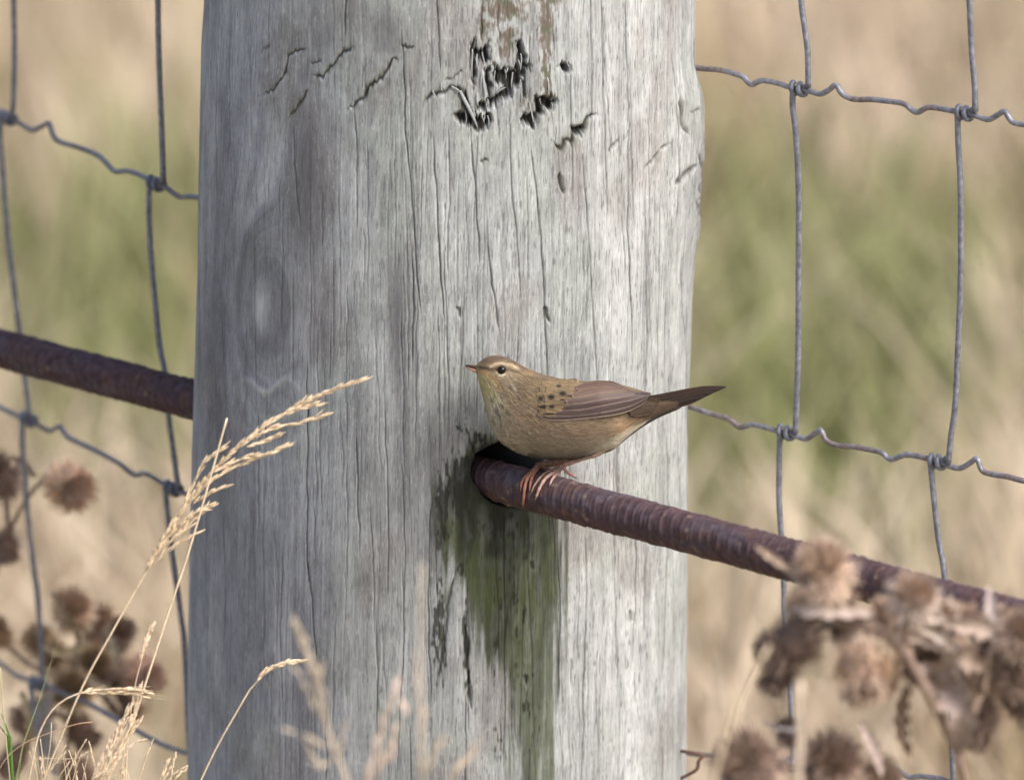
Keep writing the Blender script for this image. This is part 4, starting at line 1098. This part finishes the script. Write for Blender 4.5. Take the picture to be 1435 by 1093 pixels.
def dry_leaf(parent, pts, w, colr, seed, y_curl=.6):
    path = catmull(np.array(pts), 22); n = 22
    T = np.gradient(path, axis=0); T /= np.linalg.norm(T, axis=1)[:, None]
    side_ = np.cross(T, np.array([0.1, -1, .15])); side_ /= np.linalg.norm(side_, axis=1)[:, None]
    nrm = np.cross(side_, T)
    u = np.linspace(0, 1, n); s = np.linspace(-1, 1, 7)
    r0 = np.random.default_rng(seed)
    ww = w * np.sin(np.pi * (u * .92 + .06)) ** .7 * (1 + .35 * np.sin(u * 31) + r0.normal(0, .08, n))
    tw = u * r0.uniform(-1.5, 1.5)
    sv = side_ * np.cos(tw)[:, None] + nrm * np.sin(tw)[:, None]; nv_ = np.cross(sv, T)
    V = path[:, None] + sv[:, None] * (ww[:, None] * s[None])[..., None] + nv_[:, None] * (ww[:, None] * (s[None] ** 2) * y_curl)[..., None]
    V2 = V + nv_[:, None] * .0004
    n0 = n * 7; f = grid_faces(n, 7)
    cc = np.array(colr) * (.8 + .4 * fbm(np.arange(n0) / 9.0, np.arange(n0) * 0.3, seed, 2))[:, None]
    return mesh_obj('dry_leaf', np.vstack([V.reshape(-1, 3), V2.reshape(-1, 3)]), np.vstack([f, f[:, ::-1] + n0]), M_thistle, parent, np.vstack([cc, cc]))

def thistle(label, root_px, stems, heads, leaves, tone, group=None):
    """stems: list of (points (px,py,depth), radius px); the first one goes on down to the ground"""
    b0 = P(*stems[0][0][-1]); root = empty('dead_thistle', (b0[0] + root_px[0], b0[1] + root_px[1], ground_z(b0[0], b0[1])))
    tag(root, label, 'thistle', 'dead thistles')
    for k, (pts, r_) in enumerate(stems):
        p = [P(*a) for a in pts]
        rr0 = np.full(len(p), r_) * S
        if k == 0:
            e = np.array(root.location); l = p[-1]
            tang = (p[-1] - p[-2]) / np.linalg.norm(p[-1] - p[-2]); Lg = np.linalg.norm(e - l)
            p += [(1 - f) ** 2 * l + 2 * f * (1 - f) * (l + tang * Lg * .3) + f * f * (e - np.array([0, 0, .01])) for f in (.06, .14, .26, .42, .6, .8, 1.0)]
        path = catmull(np.array(p), len(p) * 7)
        rad = r_ * S * np.linspace(.75, 1.25, len(path)) * (1 + .1 * np.sin(np.arange(len(path)) * 1.7))
        v, q, t = tube(path, rad, 9)
        cc = np.array([.30, .215, .165]) * (.75 + .5 * fbm(np.arange(len(v)) / 20.0, np.arange(len(v)) * 0., 131 + k, 2))[:, None]
        mesh_obj('stem', v, [q, t], M_thistle, root, cc)
    for k, (px, py, dp, r_, ax, tn, pal) in enumerate(heads):
        thistle_head(root, P(px, py, dp), r_ * S * (1.24 if dp < 0 else 1.08), ax, tn if dp < 0 else list(np.clip(np.array(tn) * [1.5, 1.42, 1.32], 0, .75)), k + int(px), pal)  # heads behind the fence get lighter colour to offset the post's shadow
    for k, (pts, w, cc) in enumerate(leaves):
        dry_leaf(root, [P(*a) for a in pts], w * S, cc, k + 3)
    return root

br = [.30, .21, .17]; tn_ = [.54, .40, .31]; dk_ = [.19, .13, .105]; gy_ = [.52, .42, .37]
dF = -.52
thistle('big blurred dead thistle with massed brown heads in front of the rusty bar', (0.02, .02),
 [([(1185, 868, dF), (1235, 880, dF), (1262, 905, dF), (1300, 970, dF - .01), (1338, 1045, dF), (1357, 1100, dF)], 8.5),
  ([(1120, 905, dF + .02), (1150, 880, dF + .02), (1195, 872, dF), (1240, 884, dF)], 5), ([(1155, 835, dF), (1172, 860, dF), (1215, 878, dF)], 5),
  ([(1205, 925, dF), (1215, 890, dF), (1250, 892, dF)], 4.5), ([(1270, 850, dF), (1268, 880, dF), (1275, 920, dF)], 4.5), ([(1345, 850, dF + .02), (1330, 900, dF), (1312, 985, dF)], 4.5),
  ([(1400, 940, dF + .02), (1370, 980, dF), (1345, 1050, dF)], 6), ([(1430, 870, dF), (1390, 905, dF), (1378, 970, dF)], 4), ([(1060, 1090, dF - .01), (1100, 1075, dF), (1180, 1085, dF), (1300, 1150, dF)], 5), ([(1265, 985, dF), (1262, 1010, dF), (1268, 1040, dF)], 3)],
 [(1157, 806, dF, 35, (-.25, -.5, 1), tn_, .8), (1112, 902, dF + .02, 35, (-.85, -.4, -.3), br, .15), (1094, 945, dF + .02, 22, (-.6, -.3, -.7), dk_, .2), (1208, 934, dF - .01, 35, (.05, -.6, -.6), tn_, .35), (1184, 878, dF + .03, 25, (-.2, 0, .4), dk_, .3), (1172, 842, dF + .02, 22, (.2, -.5, .4), br, .4),
  (1280, 842, dF, 30, (.1, -.7, .8), gy_, .85), (1345, 885, dF + .03, 27, (.2, -.4, 1), tn_, .6), (1392, 930, dF + .02, 40, (.6, -.3, -.2), dk_, .25), (1425, 893, dF, 27, (.4, -.4, .8), br, .5),
  (1372, 1005, dF + .02, 30, (-.4, -.2, -1), dk_, .2), (1428, 975, dF + .04, 30, (.5, -.3, -.4), dk_, .3), (1310, 862, dF + .02, 24, (.1, -.8, .3), gy_, .7), (1352, 930, dF + .01, 26, (.1, -.6, -.3), tn_, .5), (1400, 878, dF + .02, 22, (0, -.7, .5), tn_, .6), (1262, 890, dF + .04, 20, (-.3, -.5, .5), br, .6), (1325, 962, dF + .03, 24, (.1, -.7, -.3), tn_, .4), (1290, 930, dF + .04, 22, (-.2, -.7, -.2), br, .4), (1132, 850, dF + .03, 24, (-.3, -.6, .3), tn_, .6), (1418, 935, dF + .01, 30, (.3, -.7, 0), br, .4), (1240, 868, dF + .04, 22, (0, -.3, .5), tn_, .6), (1318, 912, dF + .04, 22, (-.2, -.5, .3), gy_, .6),
  (1056, 1082, dF - .01, 42, (-.5, -.3, .8), br, .3), (1162, 1080, dF, 38, (.2, -.4, .8), br, .3), (1104, 1030, dF + .03, 17, (-.2, 0, 1), dk_, .2), (1222, 1100, dF + .02, 30, (.5, -.2, .6), tn_, .6)],
 [([(1290, 930, dF), (1325, 960, dF), (1350, 1000, dF - .01), (1352, 1045, dF)], 20, [.40, .31, .27]), ([(1272, 960, dF), (1263, 990, dF), (1262, 1025, dF), (1276, 1062, dF)], 9, [.14, .09, .065]),
  ([(1060, 765, dF), (1090, 790, dF), (1125, 815, dF)], 5, [.45, .34, .26]), ([(1110, 850, dF), (1150, 858, dF - .01), (1230, 862, dF)], 8, [.45, .36, .31]), ([(1320, 870, dF), (1370, 880, dF), (1440, 900, dF)], 12, [.44, .34, .28]),
  ([(1386, 822, dF), (1390, 850, dF), (1400, 880, dF)], 7, [.62, .52, .50]), ([(1240, 850, dF), (1300, 872, dF), (1370, 868, dF)], 6, [.50, .42, .36]), ([(1215, 885, dF), (1290, 892, dF), (1340, 925, dF)], 7, [.42, .32, .26]), ([(1290, 880, dF), (1330, 905, dF), (1345, 960, dF)], 7, [.55, .46, .40]), ([(1400, 870, dF), (1420, 900, dF), (1437, 960, dF)], 8, [.5, .4, .35]), ([(1130, 1000, dF), (1110, 1020, dF), (1068, 1010, dF)], 3, [.55, .5, .5]), ([(1300, 950, dF), (1345, 925, dF - .01), (1380, 935, dF)], 14, [.33, .25, .2]), ([(1205, 1010, dF), (1222, 1050, dF), (1235, 1090, dF)], 8, [.5, .4, .36]),
  ([(1255, 905, dF), (1252, 950, dF), (1240, 985, dF)], 12, [.5, .38, .26])], br)
dL = .24
thistle('dead thistle behind the left fence with one round spiky head level with the middle wire', (0.0, .03),
 [([(62, 672, dL), (45, 690, dL), (20, 730, dL), (-5, 800, dL), (-25, 900, dL)], 4), ([(5, 668, dL), (8, 700, dL), (12, 740, dL)], 4)],
 [(95, 679, dL, 41, (.5, -.75, -.15), [.50, .38, .30], .3), (2, 672, dL, 37, (-.4, -.2, .6), dk_, .2), (8, 762, dL, 26, (.1, -.1, -1), dk_, .15)], [([(14, 640, dL), (34, 650, dL), (52, 668, dL)], 8, [.45, .34, .26])], br)
thistle('clump of dead brown thistle heads at the lower left around the lowest wire', (0.0, .02),
 [([(110, 880, dL), (108, 930, dL), (100, 1000, dL), (90, 1100, dL)], 5), ([(190, 935, dL), (150, 955, dL), (104, 980, dL)], 4), ([(60, 1020, dL), (75, 1000, dL), (98, 1010, dL)], 4), ([(0, 895, dL), (40, 930, dL), (100, 960, dL)], 4)],
 [(100, 858, dL, 36, (.1, -.6, .7), [.5, .38, .29], .35), (196, 942, dL, 35, (.6, -.6, -.2), [.40, .28, .23], .25), (166, 893, dL, 28, (.4, -.3, .8), dk_, .3), (130, 930, dL + .02, 31, (.1, -.4, .2), [.44, .36, .24], .3), (85, 925, dL + .02, 29, (-.3, -.3, .3), [.44, .34, .24], .25),
  (50, 1000, dL - .01, 33, (-.6, -.3, -.3), br, .25), (-2, 890, dL, 26, (-.3, -.2, .7), [.26, .17, .1], .4), (112, 1020, dL, 30, (.4, -.3, -.6), dk_, .2), (20, 1062, dL, 30, (-.4, -.2, -.5), br, .3), (140, 880, dL + .03, 34, (0, -.5, .5), [.36, .27, .2], .4), (60, 900, dL + .03, 30, (-.3, -.4, .4), [.38, .3, .2], .4), (100, 965, dL - .01, 36, (0, -.6, .2), [.32, .25, .16], .35), (155, 945, dL + .02, 36, (.2, -.5, -.3), [.28, .2, .15], .3), (170, 985, dL + .01, 30, (.6, 0, -.7), [.19, .13, .1], .3), (108, 1085, dL, 36, (.3, -.3, -.5), br, .3)],
 [([(72, 960, dL - .02), (62, 990, dL - .02), (68, 1040, dL - .02), (80, 1090, dL - .02)], 14, [.5, .45, .42]), ([(60, 905, dL - .02), (90, 915, dL - .02), (128, 902, dL - .02)], 7, [.55, .42, .25]), ([(120, 950, dL - .02), (148, 968, dL - .02), (170, 1000, dL - .02)], 7, [.5, .4, .28]), ([(30, 970, dL - .02), (40, 1010, dL - .03), (36, 1060, dL - .02)], 8, [.5, .38, .24]), ([(150, 880, dL - .02), (160, 915, dL - .02), (158, 940, dL - .02)], 6, [.5, .42, .3]), ([(75, 830, dL - .01), (95, 870, dL - .02), (120, 880, dL - .01)], 8, [.38, .27, .17])], br)

# ------------------------------------------------------------------ grass stalks standing in front of the post
straw = np.array([.76, .60, .41])
def spikelet(A, p0, d, L, w, c, r0):
    d = d / np.linalg.norm(d)
    s1 = np.cross(d, [0, -1, .1]); s1 /= np.linalg.norm(s1); s2 = np.cross(d, s1)
    for sgn in (0,):
        rings = []
        for u, k in ((0, .25), (.25, .9), (.55, 1), (.82, .5), (1, .08)):
            a = np.arange(5) * 2 * np.pi / 5
            rings.append(p0 + d * L * u + (s1 * np.cos(a)[:, None] + s2 * np.sin(a)[:, None] * .8) * w * k)
        V = np.vstack(rings)
        A.add(V, grid_faces(5, 5, True), None, c * (.8 + .4 * r0.random()))
def grass(label, depth_, stem, rad, branches=(), colr=straw, root_dx=0.0, group='dry grass stalks in front of the post', awn=0.0, spl=17, spw=1.7, density=3.0, sseed=0, cat='grass stalk', to_ground=True, fluffy=0):
    r0 = np.random.default_rng(sseed)
    p = [P(a, b2, depth_) for a, b2 in stem]
    l = p[-1]
    g = np.array([l[0] + root_dx, depth_ + .01, ground_z(l[0], depth_)])
    root = empty('grass_stalk', g)
    tag(root, label, cat, group)
    tang = (p[-1] - p[-2]) / np.linalg.norm(p[-1] - p[-2]); Lg = np.linalg.norm(g - l)
    full = p + ([(1 - f) ** 2 * l + 2 * f * (1 - f) * (l + tang * Lg * .3) + f * f * (g - np.array([0, 0, .01])) for f in (.06, .14, .26, .42, .6, .8, 1.0)] if to_ground else [])
    path = catmull(np.array(full), len(full) * 9)
    rr0 = np.linspace(.35, 1, len(path)) ** .6 * rad * S
    v, q, t = tube(path, rr0, 7)
    mesh_obj('stem', v, [q, t], M_straw, root, np.array(colr) * (.85 + .3 * rng.random((len(v), 1))))
    if branches:
        A = Acc()
        for pts, dens in branches:
            bp_ = catmull(np.array([P(a, b2, depth_ - .002 * r0.random()) for a, b2 in pts]), 40)
            A.tube(bp_, np.linspace(.8, .35, 40) * S, 5, np.array(colr) * .95)
            Lb = np.linalg.norm(np.diff(bp_, axis=0), axis=1).sum() / S
            m = max(int(Lb / density * dens), 2)
            for k in range(m):
                u = (k + r0.random() * .8) / m; ii = min(int(u * 38), 38)
                d = bp_[ii + 1] - bp_[ii]; d /= np.linalg.norm(d)
                d = d + r0.normal(0, .13 + fluffy, 3) + np.array([0, 0, .05])
                spikelet(A, bp_[ii] + r0.normal(0, .9, 3) * S, d, spl * S * r0.uniform(.7, 1.15), spw * S * r0.uniform(.7, 1.15), np.array(colr) * 1.02, r0)
                if awn: A.tube(np.array([bp_[ii] + d * spl * S * .8, bp_[ii] + d * spl * S * (.8 + awn)]), np.array([.45, .15]) * S, 4, np.array(colr))
        A.build('seed_head', M_straw, root)
    return root

dG = -.20
grass('tallest tan grass panicle leaning right across the post below the knot', dG, [(480, 540), (430, 565), (370, 598), (310, 648), (262, 706), (228, 760), (203, 803), (155, 889), (115, 963), (60, 1094)], 2.6,
 [([(205, 798), (240, 735), (285, 675), (335, 625), (385, 588), (440, 557), (485, 540), (524, 527)], 1.5), ([(240, 745), (262, 700), (275, 668), (290, 645), (318, 624)], 1.0), ([(268, 700), (300, 670), (345, 648), (380, 634), (405, 622)], 1.2),
  ([(345, 620), (380, 600), (420, 592), (460, 580)], 1.1), ([(345, 626), (370, 618), (394, 611)], .7), ([(400, 580), (425, 572), (446, 566)], 1.0), ([(270, 706), (295, 690), (318, 682)], 1.1), ([(225, 770), (255, 745), (290, 711)], 1.4), ([(215, 790), (240, 768), (277, 747)], .8), ([(300, 660), (330, 646), (360, 637)], 1.1), ([(212, 785), (232, 757), (268, 722)], 1.2), ([(245, 740), (270, 720), (296, 708)], 1.0)], root_dx=-.06, sseed=1)
grass('bare pale grass stalk crossing the tall panicle at the left edge of the post', dG - .005, [(318, 586), (300, 650), (280, 720), (262, 780), (232, 870), (201, 966), (180, 1030), (150, 1094)], 2.7,
 [([(150, 1092), (165, 1052), (182, 1018), (192, 985), (198, 962)], 1.4), ([(140, 1094), (158, 1060), (180, 1030), (196, 1010)], 1.0), ([(160, 1050), (172, 1010), (184, 985)], .9)], colr=straw * np.array([1.1, 1.12, 1.15]), root_dx=-.05, sseed=2)
grass('nodding wheat-like grass head bending right at the lower left', dG - .01, [(120, 969), (106, 973), (94, 978), (80, 988), (69, 1000), (58, 1020), (51, 1040), (40, 1094)], 2.4,
 [([(112, 970), (130, 967), (160, 966), (190, 967), (213, 973)], 1.0), ([(112, 971), (140, 971), (170, 970), (205, 976)], .8)], root_dx=-.02, awn=1.0, spl=15, spw=2.2, density=6, sseed=3)
grass('arching straw with a small head drooping right against the lower left of the post', dG, [(372, 942), (360, 955), (350, 966), (330, 1000), (304, 1046), (281, 1094)], 2.3,
 [([(360, 955), (372, 941), (388, 932), (406, 928), (424, 927)], 1.7), ([(366, 948), (380, 938), (398, 930)], 1.2)], root_dx=-.03, spl=14, spw=2.3, density=4.5, sseed=4)
grass('thin upright grass with a pale plume between the two long stalks', dG, [(205, 895), (200, 918), (193, 944), (188, 966), (183, 1000), (179, 1038), (176, 1094)], 1.7,
 [([(196, 925), (201, 907), (207, 892), (214, 878)], 1.8)], colr=straw * np.array([1.12, 1.1, 1.15]), root_dx=-.01, spl=15, spw=2.2, density=3.5, sseed=5)
grass('wispy pale panicle at the bottom left beside the post', dG - .02, [(186, 1000), (170, 1030), (150, 1062), (128, 1094)], 1.5,
 [([(128, 1092), (148, 1050), (172, 1010), (186, 985)], 1.3), ([(135, 1090), (162, 1060), (190, 1040), (203, 1036)], .6), ([(150, 1062), (162, 1030), (180, 1006)], 1.2), ([(128, 1092), (150, 1078), (172, 1060)], .6)], colr=straw * np.array([1.1, 1.1, 1.18]), root_dx=-.02, sseed=6, spl=12, spw=1.6)
for k, (st, rad, cc, lab) in enumerate([
 ([(130, 1011), (108, 1014), (86, 1021), (60, 1030), (36, 1040), (10, 1060), (-10, 1094)], 1.2, straw * np.array([.75, .6, .55]), 'thin reddish grass blade lying low across the lower left corner'),
 ([(124, 1052), (108, 1062), (84, 1063), (62, 1062), (40, 1068), (26, 1094)], 1.1, straw * .85, 'thin bent straw low at the bottom left corner'),
 ([(72, 1012), (71, 1040), (66, 1070), (62, 1094)], 1.1, straw, 'short upright straw beside the nodding grass head'),
 ([(98, 1066), (88, 1080), (78, 1096)], 1.1, straw, 'very short leaning straw at the bottom left'),
 ([(0, 935), (3, 980), (7, 1023), (14, 1094)], 1.5, np.array([.55, .50, .28]), 'yellow green straw at the left edge of the picture')]):
    grass(lab, dG - .01 - .004 * k, st, rad, colr=cc, sseed=10 + k, root_dx=.004 * k)
A = Acc()
for k in range(34):
    rk = random.Random(40 + k)
    x0 = rk.uniform(45, 245); hgt = rk.uniform(14, 62); ln_ = rk.uniform(-14, 34); dd_ = dG + rk.uniform(-.04, .03)
    top = P(x0 + ln_, 1094 - hgt, dd_); mid = P(x0 + ln_ * .45, 1094 - hgt * .5, dd_); bot = P(x0, 1098, dd_)
    gr = np.array([bot[0] - ln_ * S * 2, dd_, ground_z(bot[0], dd_)])
    pth = np.vstack([catmull(np.array([top, mid, bot]), 12), [bot * (1 - f) + gr * f for f in (.1, .25, .5, .75, 1)]])
    A.tube(pth, np.linspace(.3, 1, len(pth)) ** .5 * rk.uniform(.8, 1.4) * S, 5, straw * rk.uniform(.75, 1.15))
    if k % 2 == 0:
        r0 = np.random.default_rng(k)
        for u in range(2, 9): spikelet(A, pth[u] + 0, pth[u - 1] - pth[u + 1] + r0.normal(0, .0004, 3), 9 * S, 1.3 * S, straw * 1.05, r0)
tag(A.build('fine_grass_wisps', M_straw), 'tangle of fine pale grass wisps along the bottom left edge in front of the fence', 'grass', None, 'stuff')
# blurred ones nearer the camera
dB = -.62
pk = np.array([.64, .53, .41])
grass('blurred dry grass with forked pale branches in front of the post, left of centre', dB, [(408, 868), (424, 903), (442, 958), (459, 1023), (486, 1094)], 4.6,
 [([(459, 1023), (450, 960), (430, 905), (410, 868)], .8), ([(445, 1000), (432, 965), (414, 938)], .5), ([(448, 970), (450, 950), (454, 930)], .5), ([(466, 1050), (440, 1040), (405, 1020)], .45), ([(470, 1060), (478, 1040), (482, 1018)], .8), ([(470, 1062), (450, 1070), (432, 1045)], .8)], colr=pk, sseed=20, spl=22, spw=2.6, density=9, group='blurred grass close to the camera')
grass('blurred pale grass plume low in front of the post, second from the left', dB + .02, [(557, 955), (548, 980), (534, 1015), (515, 1094)], 4.2,
 [([(512, 1092), (530, 1040), (545, 990), (558, 953)], 1.2), ([(520, 1090), (545, 1050), (555, 1020)], 1.0), ([(556, 965), (568, 1000)], .7), ([(536, 1070), (548, 1062), (552, 1050)], .9)], colr=pk * np.array([1.05, 1.02, 1.1]), sseed=21, spl=24, spw=3.4, density=8, group='blurred grass close to the camera')
grass('tall faint blurred straw standing upright below the bird and left of the green stain', dB - .05, [(592, 790), (590, 850), (588, 925), (590, 1000), (592, 1094)], 3.0,
 [([(592, 1092), (590, 1040), (587, 960), (588, 920)], .6), ([(594, 1092), (606, 1060), (622, 1035)], 1.1)], colr=pk, sseed=22, spl=22, spw=2.8, density=9, group='blurred grass close to the camera')
grass('blurred short grass plume leaning right at the foot of the green stain', dB, [(660, 1052), (648, 1068), (630, 1094)], 4.0,
 [([(628, 1092), (645, 1072), (662, 1050)], 1.2)], colr=pk, sseed=23, spl=22, spw=3.2, density=8, group='blurred grass close to the camera')
grass('blurred pale straw leaning right below the thistle at the right of the post', dB - .06, [(1078, 905), (1058, 938), (1036, 980), (1015, 1040), (1000, 1094)], 4.4, colr=np.array([.74, .60, .42]), sseed=24, root_dx=-.02, group='blurred grass close to the camera')
grass('thick blurred pale stalk standing upright under the thistle heads', dB - .06, [(1122, 955), (1120, 1000), (1120, 1040), (1119, 1094)], 7.0, colr=np.array([.74, .60, .47]), sseed=25, group='blurred grass close to the camera')
# green blades in the corner
def blade(parent, depth_, pts, w, colr):
    p = [P(a, b2, depth_) for a, b2 in pts]
    path = catmull(np.array(p + [np.array([p[-1][0], depth_, ground_z(0, 0)])]), 26)
    u = np.linspace(0, 1, 26); ww = w * S * np.clip(u * 3.5, .03, 1) ** .8
    sx = np.array([1.0, 0.25, 0.1]); fold = np.array([0, 1.0, 0])
    V = np.stack([path - sx * ww[:, None], path + fold * (ww * .5)[:, None], path + sx * ww[:, None], path + fold * (ww * .5 + .00025)[:, None]], 1).reshape(-1, 3)
    return mesh_obj('blade', V, grid_faces(26, 4, True), M_straw, parent, np.array(colr) * (.85 + .3 * rng.random((len(V), 1))))
gt = empty('green_grass_tuft', (P(20, 1094, dG)[0], dG, 0))
tag(gt, 'fresh green grass tuft in the bottom left corner', 'grass tuft')
blade(gt, dG, [(79, 903), (68, 940), (57, 975), (47, 1000), (36, 1030), (26, 1065), (20, 1094)], 2.8, [.34, .40, .20])
blade(gt, dG + .005, [(2, 1000), (8, 1030), (14, 1060), (18, 1094)], 8, [.14, .26, .055])
blade(gt, dG + .006, [(-6, 1010), (2, 1040), (10, 1070), (16, 1094)], 7, [.16, .28, .07])
blade(gt, dG + .01, [(30, 1060), (26, 1075), (24, 1094)], 4, [.2, .3, .1])
print('objects', len(bpy.data.objects), 'tris', sum(sum(max(len(p.vertices) - 2, 0) for p in m.polygons) if len(m.polygons) < 20000 else len(m.polygons) * 2 for m in bpy.data.meshes))
